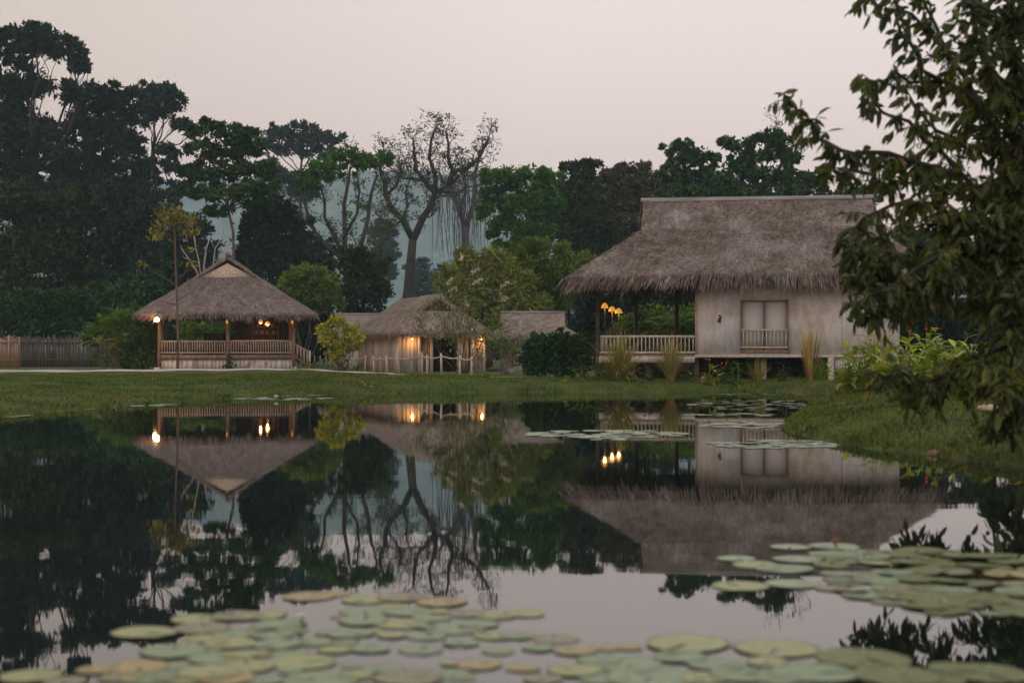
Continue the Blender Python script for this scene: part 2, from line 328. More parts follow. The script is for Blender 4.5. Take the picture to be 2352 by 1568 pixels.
# ------------------------------------------------------------------ thatch
def thatch(mb, A, B, C, T, dens=22, fr=55, flen=.55, thick=.22, bl=.34, bw=.026, sag=.0, out=None, droopA=0, droopB=0, ragged=.35):
    """one slope of a roof: A, B the eave corners, C, T the upper corners (C above B, T above A)"""
    A, B, C, T = map(Vector, (A, B, C, T))
    n = (B-A).cross(T-A)
    if n.length < 1e-6: n = (B-A).cross(C-A)
    n.normalize()
    if n.z < 0: n = -n
    Lw = (B-A).length; Lh = ((T+C)/2-(A+B)/2).length
    sd = random.random()*50
    def P(u, v, off=0):
        p = (A*(1-u)+B*u)*(1-v)+(T*(1-u)+C*u)*v
        p = p + n*(off - sag*math.sin(PI*v) + .06*noise.noise(p*.8) + .035*noise.noise(p*2.6))
        p.z -= (droopA*(1-u)**3+droopB*u**3)*(1-v)
        return p
    nu = max(4, int(Lw/.3)); nv = max(4, int(Lh/.35))
    vs = [P(i/nu, j/nv) for j in range(nv+1) for i in range(nu+1)]; k = len(vs)
    vs += [P(i/nu, j/nv, -thick*(.55+.45*(1-j/nv))) for j in range(nv+1) for i in range(nu+1)]
    w = nu+1; fs = []
    for j in range(nv):
        for i in range(nu):
            a = j*w+i; fs.append((a, a+1, a+w+1, a+w)); fs.append((a+k, a+w+k, a+w+1+k, a+1+k))
    for i in range(nu):
        fs.append((i+1, i, i+k, i+1+k)); a = nv*w+i; fs.append((a, a+1, a+1+k, a+k))
    for j in range(nv):
        a = j*w; fs.append((a, a+w, a+w+k, a+k)); a = j*w+nu; fs.append((a+w, a, a+k, a+w+k))
    mb.add(vs, fs)
    # straw lying on the slope
    nb = int(dens*1.7*Lw*Lh); U = rng.random(nb); V = rng.random(nb)**.9; Q = []
    for u, v in zip(U, V):
        p = P(u, v, .012); dn = (P(u, max(v-.08, -.02), .012)-p); dn.normalize()
        s = dn.cross(n); s.normalize(); a = random.gauss(0, .16); d = (dn*math.cos(a)+s*math.sin(a)); s2 = d.cross(n)
        L = bl*random.uniform(.5, 1.3); w2 = bw*random.uniform(.5, 1.2); lift = random.uniform(.0, .075)
        q = p+d*L+n*lift
        Q.append([p-s2*w2*.5, p+s2*w2*.5, q+s2*w2*.3, q-s2*w2*.3])
    # hanging eave fringe
    nf = int(fr*1.3*Lw)
    for i in range(nf):
        u = random.uniform(-.004, 1.004); v = random.random()**2*.16
        p = P(u, v, random.uniform(-thick*.9, .03)); dn = P(u, 0, 0)-P(u, .12, 0); dn.normalize()
        if out is not None: dn = (dn+Vector(out)*.3).normalized()
        d = (dn*random.uniform(.5, 1.1)+Vector((0,0,-1))*random.uniform(.3, .9)+Vector((random.gauss(0, .09), random.gauss(0, .05), 0))).normalized()
        cl = noise.noise((u*Lw*.9+sd, 3, 1))+.5*noise.noise((u*Lw*2.3+sd, 7, 1)); cl2 = noise.noise((u*Lw*6.5+sd, 9, 1))
        L = flen*max(.22, .72+ragged*1.3*cl+ragged*1.1*cl2+random.gauss(0, .18))
        s = (B-A).normalized(); w2 = bw*random.uniform(.6, 1.5)
        q = p+d*L
        Q.append([p-s*w2*.5, p+s*w2*.5, q+s*w2*.18, q-s*w2*.18])
    mb.quads(np.array([[tuple(x) for x in f] for f in Q]))

def verge(mb, a, b, n=60, L=.35, bw=.035, down=(0, 0, -1)):
    """rough straw along a sloping edge"""
    a, b = Vector(a), Vector(b); Q = []
    t = (b-a).normalized()
    for i in range(int(n*(b-a).length)):
        p = a.lerp(b, random.random()); d = (Vector(down)+t*random.gauss(-.25, .2)+Vector((random.gauss(0,.15), random.gauss(0,.15), 0))).normalized()
        q = p+d*L*random.uniform(.4, 1.1); s = t*bw*random.uniform(.6, 1.2)
        Q.append([p-s, p+s, q+s*.3, q-s*.3])
    mb.quads(np.array([[tuple(x) for x in f] for f in Q]))

def dutch_roof(eL, eR, eF, eB, ez, gL, gR, rv, rz, gz, m, root, flen=.55, dens=22, fr=55, axis_u=True, panel=None, fl_side=None, vl=.3, pin=.1, pdrop=.22, droop=.12, hips=(True, True), th=.24, fr_hip=None):
    """roof whose ridge runs along u from gL to gR at v = rv; hip skirts at both ends below the small gables"""
    sw = (lambda u, v, z: (u, v, z)) if axis_u else (lambda u, v, z: (v, u, z))
    mb = MB()
    k = (gz-ez)/(rz-ez)
    vF = eF+(rv-eF)*k; vB = eB+(rv-eB)*k
    kw = dict(dens=dens, fr=fr, flen=flen, thick=th)
    # two main slopes, upper part
    for (ev, mv) in ((eF, vF), (eB, vB)):
        thatch(mb, sw(gL, mv, gz), sw(gR, mv, gz), sw(gR, rv, rz), sw(gL, rv, rz), dens=dens, fr=0, flen=.3, thick=th)
        thatch(mb, sw(eL, ev, ez), sw(eR, ev, ez), sw(gR, mv, gz), sw(gL, mv, gz), droopA=droop, droopB=droop, **kw)
    f2 = fl_side or flen
    kw['flen'] = f2
    if fr_hip: kw['fr'] = fr_hip
    if hips[0]: thatch(mb, sw(eL, eB, ez), sw(eL, eF, ez), sw(gL-.02, vF, gz), sw(gL-.02, vB, gz), droopA=droop, droopB=droop, sag=.06, **kw)
    if hips[1]: thatch(mb, sw(eR, eF, ez), sw(eR, eB, ez), sw(gR+.02, vB, gz), sw(gR+.02, vF, gz), droopA=droop, droopB=droop, sag=.06, **kw)
    for gu, o in ((gL, -.12), (gR, .12)):
        for mv in (vF, vB):
            verge(mb, sw(gu+o*.6, rv, rz-.02), sw(gu+o*.6, mv, gz), n=70, L=vl)
    roof = mb.build('roof', BASE[m.name], root, m2=m)
    if panel:
        pm = MB()
        for gu, o in ((gL, pin), (gR, -pin)):
            pts = [sw(gu+o, vF+.1, gz-.1), sw(gu+o, vB-.1, gz-.1), sw(gu+o, rv, rz-pdrop)]
            pm2 = MB(); pm2.prism(pts, sw(.05 if o > 0 else -.05, 0, 0)); pm2.build('gable_panel', panel, roof)
    return roof

BASE = {M[k].name: M[k+'_base'] for k in ('thatch_big', 'thatch_left', 'thatch_mid')}
def railing(root, u0, u1, v, z0, z1, nbal, m, r=.028, axis_u=True, rr=.045, z1b=None):
    sw = (lambda u, z: (u, v, z)) if axis_u else (lambda u, z: (v, u, z))
    mb = MB(); mb.tube([sw(u0, z1), sw((u0+u1)/2, z1+.006), sw(u1, z1)], rr, 8); mb.tube([sw(u0, z0), sw((u0+u1)/2, z0-.004), sw(u1, z0)], rr*.9, 8)
    rl = mb.build('railing', m, root, smooth=True)
    for i in range(nbal):
        t = (i+.5)/nbal; u = u0+(u1-u0)*t; j = random.gauss(0, .008)
        MB().tube([sw(u+j, z0+.02), sw(u-j*.6, (z0+z1)/2), sw(u+j*.3, z1-.02)], r*random.uniform(.85, 1.15), 6).build('baluster', m, rl, smooth=True)
    return rl

def light(name, loc, power, col=(1, .48, .14), r=.06):
    l = bpy.data.lights.new(name, 'POINT'); l.energy = power; l.color = col; l.shadow_soft_size = r
    o = bpy.data.objects.new(name, l); COL.objects.link(o); o.location = loc; return o

# ------------------------------------------------------------------ 1. pavilion (left)
Yp = 75.0
pv = thing('thatched_pavilion', 'open-sided thatched pavilion with bamboo railings on whitewashed skirt boards beside the path', 'pavilion', tuple(atD(522, Yp)[:2])+(.40,), math.radians(11))
s = pxm(Yp)
def pu(dx): return (dx-522)*s
def pz(dy): return CZ-(dy-HY)*s-.40
roofp = dutch_roof(-1.25, 7.3, -4.72, 4.72, 2.98, 1.3, 4.8, 0, 6.15, 4.97, M['thatch_left'], pv, flen=.42, dens=26, fr=70, axis_u=False, panel=M['weave_warm'], droop=.04, vl=.2, pin=.03, pdrop=.42)
rc = MB(); rc.tube([(0, 1.1, 6.22), (0.03, 3, 6.18), (0, 5.0, 6.22)], .13, 8); rc.build('ridge_cap', M['thatch_left'], roofp)
fl = MB().box(-3.55, 3.55, 0, 6.4, .66, .80); fl.box(-3.6, 3.6, -.03, .03, .60, .82); fl.build('floor_deck', M['wood_brown'], pv)
for u in (pu(370), pu(523), pu(672)):
    for v in (0.0, 3.2, 6.3):
        MB().tube([(u, v-.01, 0), (u+.01, v-.01, 1.5), (u, v-.01, 3.3)], [.10, .095, .09], 10).build('post', M['wood_brown'], pv, smooth=True)
railing(pv, pu(374), pu(519), 0.0, pz(810), pz(784), 26, M['wood_rail'])
railing(pv, pu(528), pu(668), 0.0, pz(810), pz(783), 25, M['wood_rail'])
railing(pv, 0, 6.2, pu(370), pz(810), pz(784), 18, M['wood_rail'], axis_u=False)
railing(pv, .9, 6.2, pu(672), pz(810), pz(784), 16, M['wood_rail'], axis_u=False)
railing(pv, pu(374), pu(519), 6.25, pz(810), pz(783), 12, M['wood_brown'])
x = -3.42; i = 0
sk = []
while x < 3.44:
    w = random.uniform(.16, .34); h = random.uniform(-.02, .015)
    q = MB().box(x, min(x+w-.012, 3.47), .06+random.uniform(0, .02), .09+random.uniform(0, .02), -.05, .60+h)
    sk.append(q); x += w
skirt = MB()
for q in sk: skirt.add(q.v, q.f)
skirt.build('skirt', M['skirt'], pv)
MB().box(-3.75, -3.42, -.12, .12, -.1, .18).build('footing', M['wood_pale'], pv)
MB().box(3.36, 3.62, -.1, .1, -.1, .20).build('footing', M['wood_pale'], pv)
# steps on the right side with slanting handrails
st = MB()
for k in range(4): st.box(3.62+k*.2, 3.84+k*.2, .15, .85, .52-k*.15, .58-k*.15)
stp = st.build('stair', M['wood_brown'], pv)
for v in (.05, .92):
    MB().tube([(3.5, v, .72), (4.55, v, .05)], .04, 6).build('stringer', M['wood_brown'], stp)
    MB().tube([(3.5, v, pz(790)), (4.2, v, pz(807)+.02)], .045, 6).build('handrail', M['wood_rail'], stp)
    for t in (.25, .5, .75, 1.0):
        MB().tube([(3.5+t*.7, v, .72-t*.42), (3.5+t*.7, v, pz(790)-t*.36)], .03, 6).build('baluster', M['wood_rail'], stp)
MB().tube([(4.3, -.05, 0), (4.31, -.05, 1.05)], .05, 8).build('newel_post', M['wood_pale'], stp)
bw = MB()
bw.box(.45, 3.4, 5.6, 5.66, .8, 3.2)
bw.build('back_wall', M['wood_dark'], pv)
# things in the pavilion
def local(root, u, v, z):
    a = root.rotation_euler.z; c, s_ = math.cos(a), math.sin(a); o = root.location
    return (o.x+u*c-v*s_, o.y+u*s_+v*c, o.z+z)
cb = thing('cabinet', 'tall dark cabinet standing at the back of the open pavilion', 'cabinet', local(pv, -.85, 4.9, .8), pv.rotation_euler.z)
MB().box(-.5, .5, 0, .5, 0, 1.15).build('carcass', M['wood_dark'], cb); MB().box(-.54, .54, -.03, .54, 1.15, 1.2).build('top_board', M['wood_dark'], cb)
MB().box(-.47, -.01, -.025, 0, .06, 1.1).build('cabinet_door', M['wood_dark'], cb); MB().box(.01, .47, -.025, 0, .06, 1.1).build('cabinet_door', M['wood_dark'], cb)
ct = thing('bar_counter', 'reddish wooden bar counter under the two pendant lamps', 'bar counter', local(pv, 2.2, 3.6, .8), pv.rotation_euler.z)
MB().box(-1.1, 1.1, 0, .5, 0, .8).build('counter_body', M['wood_red'], ct); MB().box(-1.2, 1.2, -.1, .6, .8, .86).build('counter_top', M['wood_brown'], ct)
sh = thing('wall_shelf', 'wooden shelf of bowls lit orange on the dark back wall of the pavilion', 'shelf', local(pv, 2.1, 5.35, 2.0), pv.rotation_euler.z)
MB().box(-.75, .75, 0, .22, -.02, .02).build('shelf_board', M['wood_brown'], sh); MB().box(-.75, .75, 0, .22, .38, .42).build('shelf_board', M['wood_brown'], sh)
for q in (-.72, .70): MB().box(q, q+.03, .01, .21, -.3, .75).build('side_board', M['wood_brown'], sh)
for i, (u, z) in enumerate([(-.5, .02), (-.2, .02), (.1, .02), (.45, .02), (-.4, .42), (.0, .42), (.4, .42)]):
    o = MB().lathe([(.05, 0), (.10, .05), (.125, .13), (.11, .14)]).build('bowl', M['clay'], None, smooth=True)
    o.location = local(pv, 2.1+u, 5.46, 2.0+z+.004); tag(o, 'small round clay bowl standing on the lit pavilion shelf', 'bowl', 'clay bowls on the pavilion shelf')
def bench(root, u, v, label, L=1.3):
    b = thing('wooden_bench', label, 'bench', local(root, u, v, .8), root.rotation_euler.z)
    MB().box(-L/2, L/2, 0, .36, .38, .43).build('seat', M['wood_red'], b)
    MB().box(-L/2, L/2, .34, .38, .5, .72).build('backrest', M['wood_red'], b)
    for q in (-L/2+.04, L/2-.1):
        MB().box(q, q+.06, .02, .08, 0, .38).build('leg', M['wood_red'], b); MB().box(q, q+.06, .31, .37, 0, .52).build('leg', M['wood_red'], b)
bench(pv, -2.3, 4.2, 'reddish bench behind the left stretch of pavilion railing')
bench(pv, .9, 2.2, 'reddish bench behind the right stretch of pavilion railing')
def pendant(name, u, v, z, label, root, up, sz=.15, cat='pendant lamp', power=9):
    p = thing(name, label, cat, local(root, u, v, z))
    MB().tube([(0,0,.12), (0,0,up)], .012, 5).build('cord', M['iron'], p)
    MB().lathe([(.05, .15), (.10, .10), (sz, -.02), (sz-.01, -.03), (.09, .09), (.045, .14)]).build('lamp_shade', M['shade_lit'], p, smooth=True)
    MB().lathe([(.015, .02), (.045, .0), (.055, -.035), (.04, -.07), (.01, -.085)], n=10).build('bulb', M['lamp_glow'], p, smooth=True)
    light('pendant_light', local(root, u, v, z-.12), power)
pendant('pendant_lamp', pu(597)*1.04, 3.3, 2.62, 'left of the two small lit pendant lamps under the pavilion eave', pv, 1.2, .12, power=24)
pendant('pendant_lamp', pu(613)*1.04, 3.4, 2.52, 'right of the two small lit pendant lamps under the pavilion eave', pv, 1.3, .16, power=30)
# bright round lamp on the left front post
lp = thing('globe_lamp', 'bright round lamp hanging at the left front corner of the pavilion eave', 'lamp', local(pv, pu(366)*.985, -1.5, pz(735)*.99))
MB().lathe([(.02, -.12), (.10, -.08), (.135, 0), (.10, .08), (.02, .12)], (0, 0, 0), 14).build('globe', M['globe_glow'], lp, smooth=True)
MB().tube([(0, 0, .1), (0, .05, .22), (.02, .35, .42)], .015, 6).build('cord', M['iron'], lp)
light('globe_light', local(pv, pu(366)*.985-.1, -1.62, pz(735)-.12), 46, (1, .46, .12), .1)
for u, lab in ((pu(523), 'small orange lantern on the middle front post of the pavilion'), (pu(671), 'small orange lantern on the right front post of the pavilion')):
    q = thing('post_lantern', lab, 'lantern', local(pv, u-.04, -.13, pz(739)))
    MB().lathe([(.05, -.09), (.06, 0), (.05, .09)], n=8).build('lantern_shade', M['shade_lit'], q); MB().lathe([(.065, .085), (.02, .14)], n=8).build('lantern_cap', M['iron'], q); MB().tube([(0, .03, .10), (0, .08, .12)], .012, 5).build('hook', M['iron'], q)

# ------------------------------------------------------------------ 2. low gabled hut (middle)
Yh = 73.0
F_ = 0
hut = thing('gabled_hut', 'low hut with grey thatched gable and plank walls behind the rope fence', 'hut', tuple(atD(1012, Yh)[:2])+(.26,), math.radians(19))
s = pxm(Yh)
rh = dutch_roof(-.75, 9.6, -2.85, 2.85, 2.14, .35, 8.4, 0, 4.12, 3.22, M['thatch_mid'], hut, flen=.30, dens=24, fr=70, axis_u=False, panel=M['wood_dark'], droop=.1)
walls = MB()
def planks(mb, u0, u1, v0, v1, z0, z1, w=.2):
    n = max(1, int(math.hypot(u1-u0, v1-v0)/w)); du, dv = (u1-u0)/n, (v1-v0)/n
    nx_, ny_ = -(v1-v0), (u1-u0); l = math.hypot(nx_, ny_); nx_ /= l; ny_ /= l
    for i in range(n):
        e = random.uniform(0, .02); a, b_ = i+.02, i+.98
        p = [(u0+du*a, v0+dv*a), (u0+du*b_, v0+dv*b_)]
        o = (nx_*(.04+e), ny_*(.04+e)); h = z1+random.uniform(-.02, .02)
        mb.add([(p[0][0],p[0][1],z0),(p[1][0],p[1][1],z0),(p[1][0]+o[0],p[1][1]+o[1],z0),(p[0][0]+o[0],p[0][1]+o[1],z0),
                (p[0][0],p[0][1],h),(p[1][0],p[1][1],h),(p[1][0]+o[0],p[1][1]+o[1],h),(p[0][0]+o[0],p[0][1]+o[1],h)],
               [(3,2,1,0),(4,5,6,7),(0,1,5,4),(1,2,6,5),(2,3,7,6),(3,0,4,7)])
for nm, u0, u1, v0, v1 in (('front_wall', -2.3, -1.15, 0, 0), ('front_wall', .95, 1.5, 0, 0), ('front_wall', 1.6, 2.3, 0, 0), ('side_wall', -2.35, -2.35, 8.6, 0.05), ('side_wall', 2.35, 2.35, .05, 8.6), ('back_wall', 2.3, -2.3, 8.65, 8.65)):
    q = MB(); planks(q, u0, u1, v0, v1, -.1, 2.35 if nm == 'front_wall' else 2.12); q.build(nm, M['plank'], hut)
pl = MB(); planks(pl, -1.1, -.52, .02, .02, .02, 1.85, .14); dr = pl.build('door', M['wood_brown'], hut)
MB().tube([(-.60, -.03, .95), (-.60, -.03, 1.1)], .018, 6).build('handle', M['iron'], dr)
MB().box(-1.14, .94, -.02, .05, 1.85, 2.35).build('door_header', M['plank'], hut)
MB().box(-.6, 1.0, 1.3, 1.36, -.1, 2.35).build('inner_wall', M['wood_dark'], hut)
for u, v in ((-2.3, -.03), (-1.14, -.05), (.93, -.06), (-.50, -.06), (1.55, -.45), (2.32, -.05)):
    MB().tube([(u, v, -.15), (u, v, 2.4)], .085, 8).build('post', M['wood_pale'], hut, smooth=True)
MB().box(1.95, 2.24, -.09, -.05, .75, 2.0).build('window_board', M['weave_warm'], hut)
def hut_lamp(u, v, z, label, power):
    p = thing('wall_lamp', label, 'wall lamp', local(hut, u, v, z))
    MB().lathe([(.02, .10), (.06, .08), (.085, .0), (.07, -.005)], n=10).build('lamp_shade', M['shade_lit'], p, smooth=True)
    MB().lathe([(.012, .03), (.04, .0), (.03, -.05), (.005, -.06)], n=10).build('bulb', M['lamp_glow'], p, smooth=True)
    MB().tube([(0, .0, .09), (0, .14, .12)], .015, 5).build('arm', M['iron'], p)
    light('wall_light', local(hut, u, v-.05, z-.14), power)
hut_lamp((943-1012)*s*1.03, -.30, 1.80, 'lit wall lamp left of the dark doorway of the gabled hut', 17)
hut_lamp((1104-1012)*s*1.0, -.50, 1.80, 'lit wall lamp on the right corner post of the gabled hut', 20)

# ------------------------------------------------------------------ 3. far thatched huts behind
def far_hut(dx0, dx1, dyr, dye, Y, gd, label, m, wall=True, rz=0):
    c = atD((dx0+dx1)/2, Y); r = thing('thatched_hut', label, 'hut', (c.x, c.y, .38), rz)
    s = pxm(Y); hw = (dx1-dx0)/2*s; rz_ = CZ-(dyr-HY)*s-.38; ez = CZ-(dye-HY)*s-.38
    dutch_roof(-hw-1.0, hw+1.0, -2.6, 3.4, ez, -hw, hw, .4, rz_, ez+(rz_-ez)*.35, m, r, flen=.4, dens=16, fr=40, panel=M['wood_dark'], droop=.1)
    MB().box(-hw, hw, .3, .5, rz_-.05, rz_+.1).build('ridge_cap', M['ridge'], r)
    for nm, a in (('front_wall', (-hw, hw, -1.6, -1.5, -.1, ez+.12)), ('back_wall', (-hw, hw, 2.4, 2.5, -.1, ez+.12)), ('side_wall', (-hw, -hw+.1, -1.5, 2.4, -.1, ez+.12)), ('side_wall', (hw-.1, hw, -1.5, 2.4, -.1, ez+.12))):
        MB().box(*a).build(nm, M['bamboo_weave'], r)
    return r
far_hut(778, 900, 722, 768, 92, 0, 'small grey thatched hut with pale ridge, half hidden behind the gabled hut', M['thatch_mid'])
h3 = far_hut(1150, 1297, 718, 772, 78, 0, 'thatched hut with pale plaster wall, between the gabled hut and the hedge', M['thatch_mid'])

# ------------------------------------------------------------------ 4. stilt bungalow (right)
bg = thing('stilt_bungalow', 'large thatched bungalow with white woven wall and veranda raised on stilts', 'bungalow', (7.17, 55.0, .30), math.radians(-8))
Z0 = .30
rb = dutch_roof(-5.05, 9.1, -1.3, 8.3, 4.34-Z0, -2.25, 6.95, 3.5, 7.66-Z0, 6.22-Z0, M['thatch_big'], bg, flen=.66, dens=34, fr=120, panel=M['wood_dark'], droop=.12, fl_side=.85, fr_hip=80, th=.3)
rcp = MB()
rcp.prism([(-2.35, 3.30, 7.58-Z0), (-2.35, 3.5, 7.74-Z0), (-2.35, 3.70, 7.58-Z0), (-2.35, 3.66, 7.53-Z0), (-2.35, 3.5, 7.68-Z0), (-2.35, 3.34, 7.53-Z0)], (9.4, 0, 0))
verge(rcp, (-2.3, 3.46, 7.73-Z0), (7.0, 3.46, 7.73-Z0), n=60, L=.22, bw=.05, down=(0, -.6, -1)); rcp.build('ridge_cap', M['ridge'], rb)
zf = 1.27-Z0
# body walls with an opening for the window
w0, w1, wz0, wz1 = (1700-1602)*pxm(55), (1806-1602)*pxm(55)+.02, 1.42-Z0, 3.38-Z0
fw = MB()
fw.box(0, w0, 0, .09, zf, 4.2-Z0); fw.box(w1, 7.6, 0, .09, zf, 4.2-Z0); fw.box(w0, w1, 0, .09, wz1, 4.2-Z0); fw.box(w0, w1, 0, .09, zf, wz0)
fwo = fw.build('front_wall', M['bamboo_weave'], bg)
for u in (5.45,): MB().box(u, u+.035, -.012, 0, zf, 4.2-Z0).build('batten', M['wood_pale'], fwo)
MB().box(-.09, 0, -.02, .11, zf-.12, 4.2-Z0).build('corner_post', M['wood_rail'], bg)
MB().box(0, .09, .09, 6.6, zf, 4.2-Z0).build('side_wall', M['bamboo_weave'], bg)
MB().box(7.51, 7.6, .09, 6.6, zf, 4.2-Z0).build('side_wall', M['bamboo_weave'], bg)
MB().box(0, 7.6, 6.6, 6.69, zf, 4.2-Z0).build('back_wall', M['bamboo_weave'], bg)
MB().box(-.1, 7.7, -.03, 6.75, zf-.1, zf-.003).build('floor_deck', M['wood_pale'], bg)
# window
wr = MB(); t = .05
wr.box(w0, w1, -.045, .10, wz1-t, wz1); wr.box(w0, w0+t, -.045, .10, wz0, wz1-t); wr.box(w1-t, w1, -.045, .10, wz0, wz1-t); wr.box(w0+t, w1-t, -.045, .10, wz0, wz0+t)
win = wr.build('window', M['wood_brown'], bg)
mid = (w0+w1)/2
MB().box(mid-.022, mid+.022, .0, .11, wz0+t, wz1-t).build('mullion', M['wood_brown'], win)
MB().box(w0+t, mid-.022, .075, .09, wz0+t, wz1-t).build('window_screen', M['screen'], win)
MB().box(mid+.022, w1-t, .075, .09, wz0+t, wz1-t).build('window_screen', M['screen'], win)
MB().box(w0-.02, w1+.02, -.08, -.003, wz0-.07, wz0-.002).build('sill', M['wood_brown'], win)
wrl = railing(bg, w0+.02, w1-.02, -.12, 1.56-Z0, 2.22-Z0, 12, M['wood_pale'], r=.02, rr=.035)
# veranda
vd = MB().box(-3.85, -.1, -.03, 4.4, zf-.1, zf); vd.build('veranda_floor', M['wood_brown'], bg)
MB().box(-3.9, -.1, -.09, -.033, zf-.30, zf-.06).build('deck_beam', M['wood_pale'], bg)
railing(bg, -3.75, -.09, 0.0, 1.36-Z0, 1.98-Z0, 24, M['wood_pale'], r=.022, rr=.05)
railing(bg, .1, 4.2, -3.8, 1.36-Z0, 1.98-Z0, 20, M['wood_pale'], r=.022, rr=.05, axis_u=False)
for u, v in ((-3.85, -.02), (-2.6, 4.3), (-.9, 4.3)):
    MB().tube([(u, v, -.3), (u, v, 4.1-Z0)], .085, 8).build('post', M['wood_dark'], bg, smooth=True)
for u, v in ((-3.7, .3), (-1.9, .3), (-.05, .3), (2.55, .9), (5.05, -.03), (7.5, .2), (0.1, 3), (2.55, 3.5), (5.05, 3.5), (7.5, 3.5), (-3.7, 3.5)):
    MB().box(u-.11, u+.11, v-.11, v+.11, -.45, zf-.1).build('stilt', M['wood_pale'] if u > .5 else M['wood_dark'], bg)  # stilts under the veranda are coloured dark to stand for the shade there
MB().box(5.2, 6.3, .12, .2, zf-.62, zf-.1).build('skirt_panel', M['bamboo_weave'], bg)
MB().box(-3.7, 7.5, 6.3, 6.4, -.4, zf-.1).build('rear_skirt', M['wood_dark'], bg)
# gecko ornament hung on the wall
gk = MB()
gp = [(0, .13), (.02, .05), (-.03, -.02), (.0, -.1), (.05, -.14)]
gk.tube([(x, -.025, z) for x, z in gp], [.025, .035, .04, .022, .006], 8)
gk.lathe([(.005, .0), (.04, .02), (.042, .05), (.015, .08)], (.0, -.025, .12), 8)
for (a, b_, c) in (((.02, .06), (.08, .09), (.1, .12)), ((.0, .05), (-.07, .04), (-.09, .09)), ((-.02, -.02), (.05, -.03), (.06, -.08)), ((-.03, -.03), (-.1, -.04), (-.1, -.09))):
    gk.tube([(p[0], -.02, p[1]) for p in (a, b_, c)], [.016, .013, .01], 5)
o = gk.build('gecko_ornament', M['iron'], smooth=True); o.location = local(bg, .86, -.005, 2.62-Z0); o.rotation_euler.z = bg.rotation_euler.z
tag(o, 'dark metal gecko ornament hung on the white bungalow wall left of the window', 'ornament')
# three lit garden lamps with woven shades
for dx, dy, lab in ((1389, 704, 'tallest lit woven lamp shade on a pole, leftmost of three behind the veranda railing'), (1406, 712, 'middle of three lit woven lamp shades on poles behind the veranda railing'), (1421, 716, 'lowest lit woven lamp shade on a pole, rightmost of three behind the veranda railing')):
    c = D(dx, dy, 60.5); p = thing('garden_lamp', lab, 'garden lamp', (c.x, c.y, .4), 0, 'woven garden lamps by the veranda')
    h = c.z-.4
    MB().tube([(0, 0, -.2), (.01, 0, h*.6), (0, 0, h+.02)], .02, 6).build('pole', M['iron'], p)
    MB().lathe([(.035, .16), (.085, .12), (.135, .04), (.16, -.06), (.15, -.06), (.125, .04), (.075, .11), (.03, .15)], (0, 0, h), 16).build('lamp_shade', M['shade_lit'], p, smooth=True)
    MB().lathe([(.012, .09), (.045, .06), (.055, .02), (.035, -.03), (.01, -.04)], (0, 0, h), 10).build('bulb', M['lamp_glow'], p, smooth=True)
    MB().tube([(0, 0, h+.15), (0, 0, h+.19)], .018, 6).build('finial', M['iron_brown'], p)
    light('garden_light', (c.x, c.y-.02, c.z-.1), 7)

# ------------------------------------------------------------------ fences
def stake_fence(name, label, d0, d1, Y0, Y1, h, m, w=.09):
    a, b_ = atD(d0, Y0), atD(d1, Y1); r = thing(name, label, 'fence', tuple(a)); L = (b_-a); n = int(L.length/w); mb = MB()
    for i in range(n):
        p = a+L*(i/n); hh = h*random.uniform(.9, 1.06); x, y = p.x-a.x, p.y-a.y+random.uniform(-.03, .03)
        mb.tube([(x, y, -.1), (x+random.gauss(0, .02), y, hh)], w*.46, 5)
    mb.build('slat_panel', m, r)
    for z in (h*.25, h*.8): MB().tube([(0, -.07, z), (L.x, L.y-.07, z)], .035, 5).build('rail', m, r)
    k = max(2, int(L.length/2.2))
    for i in range(k+1): MB().tube([(L.x*i/k, L.y*i/k+.09, -.2), (L.x*i/k, L.y*i/k+.09, h*.98)], .06, 6).build('post', m, r)
stake_fence('bamboo_fence', 'dark old bamboo stake fence between the tan panel and the pavilion', 44, 372, 92, 90, 2.0, M['fence_old'])
stake_fence('bamboo_screen', 'short tan bamboo screen panel at the left end of the dark fence', -60, 43, 88, 89, 1.98, M['fence_tan'], .06)
c2 = lambda x, y: (696+x*.2960, 639.7+y*.2960)
fp = [(92,585,695),(132,585,692),(172,590,692),(207,580,692),(250,600,692),(300,592,694),(345,590,698),(372,600,700),(410,596,703),(480,580,710),(530,562,702),(552,590,714),(600,592,712),(655,588,712),(745,590,717),(835,588,718),(925,565,742),(965,588,746),(1078,588,760),(1215,600,760),(1310,603,760)]
FP = []
for x, yt, yb in fp:
    dx, dyb = c2(x, yb); dyt = c2(x, yt)[1]; Y = min(84, max(57, FD*.98/(dyb-HY))); Y = FD*.98/((.6*(dyb-HY)+.4*(846.5+(x/1310)*16-HY)))
    b_ = atD(dx, Y); FP.append((b_, (dyb-dyt)*pxm(Y)))
rf = thing('rope_fence', 'low fence of pale posts and rope winding in front of the gabled hut', 'fence', tuple(FP[0][0])); o0 = FP[0][0]
for i, (b_, h) in enumerate(FP):
    p = b_-o0; j = random.gauss(0, .03); rr = .04 if i in (0, 1, 2, 3, 4) else random.uniform(.04, .062)
    MB().tube([(p.x, p.y, p.z-.2), (p.x+j, p.y, p.z+h)], [rr*1.05, rr*.95], 7).build('post', random.choice([M['plank'], M['wood_rail'], M['wood_rail']]), rf)
for a, b_ in zip(FP[5:-1], FP[6:]):
    p, q = a[0]-o0+Vector((0, -.06, a[1]*.86)), b_[0]-o0+Vector((0, -.06, b_[1]*.86)); m_ = (p+q)/2; m_.z -= .05
    MB().tube([p, m_, q], .028, 5).build('rope', M['rope'], rf)
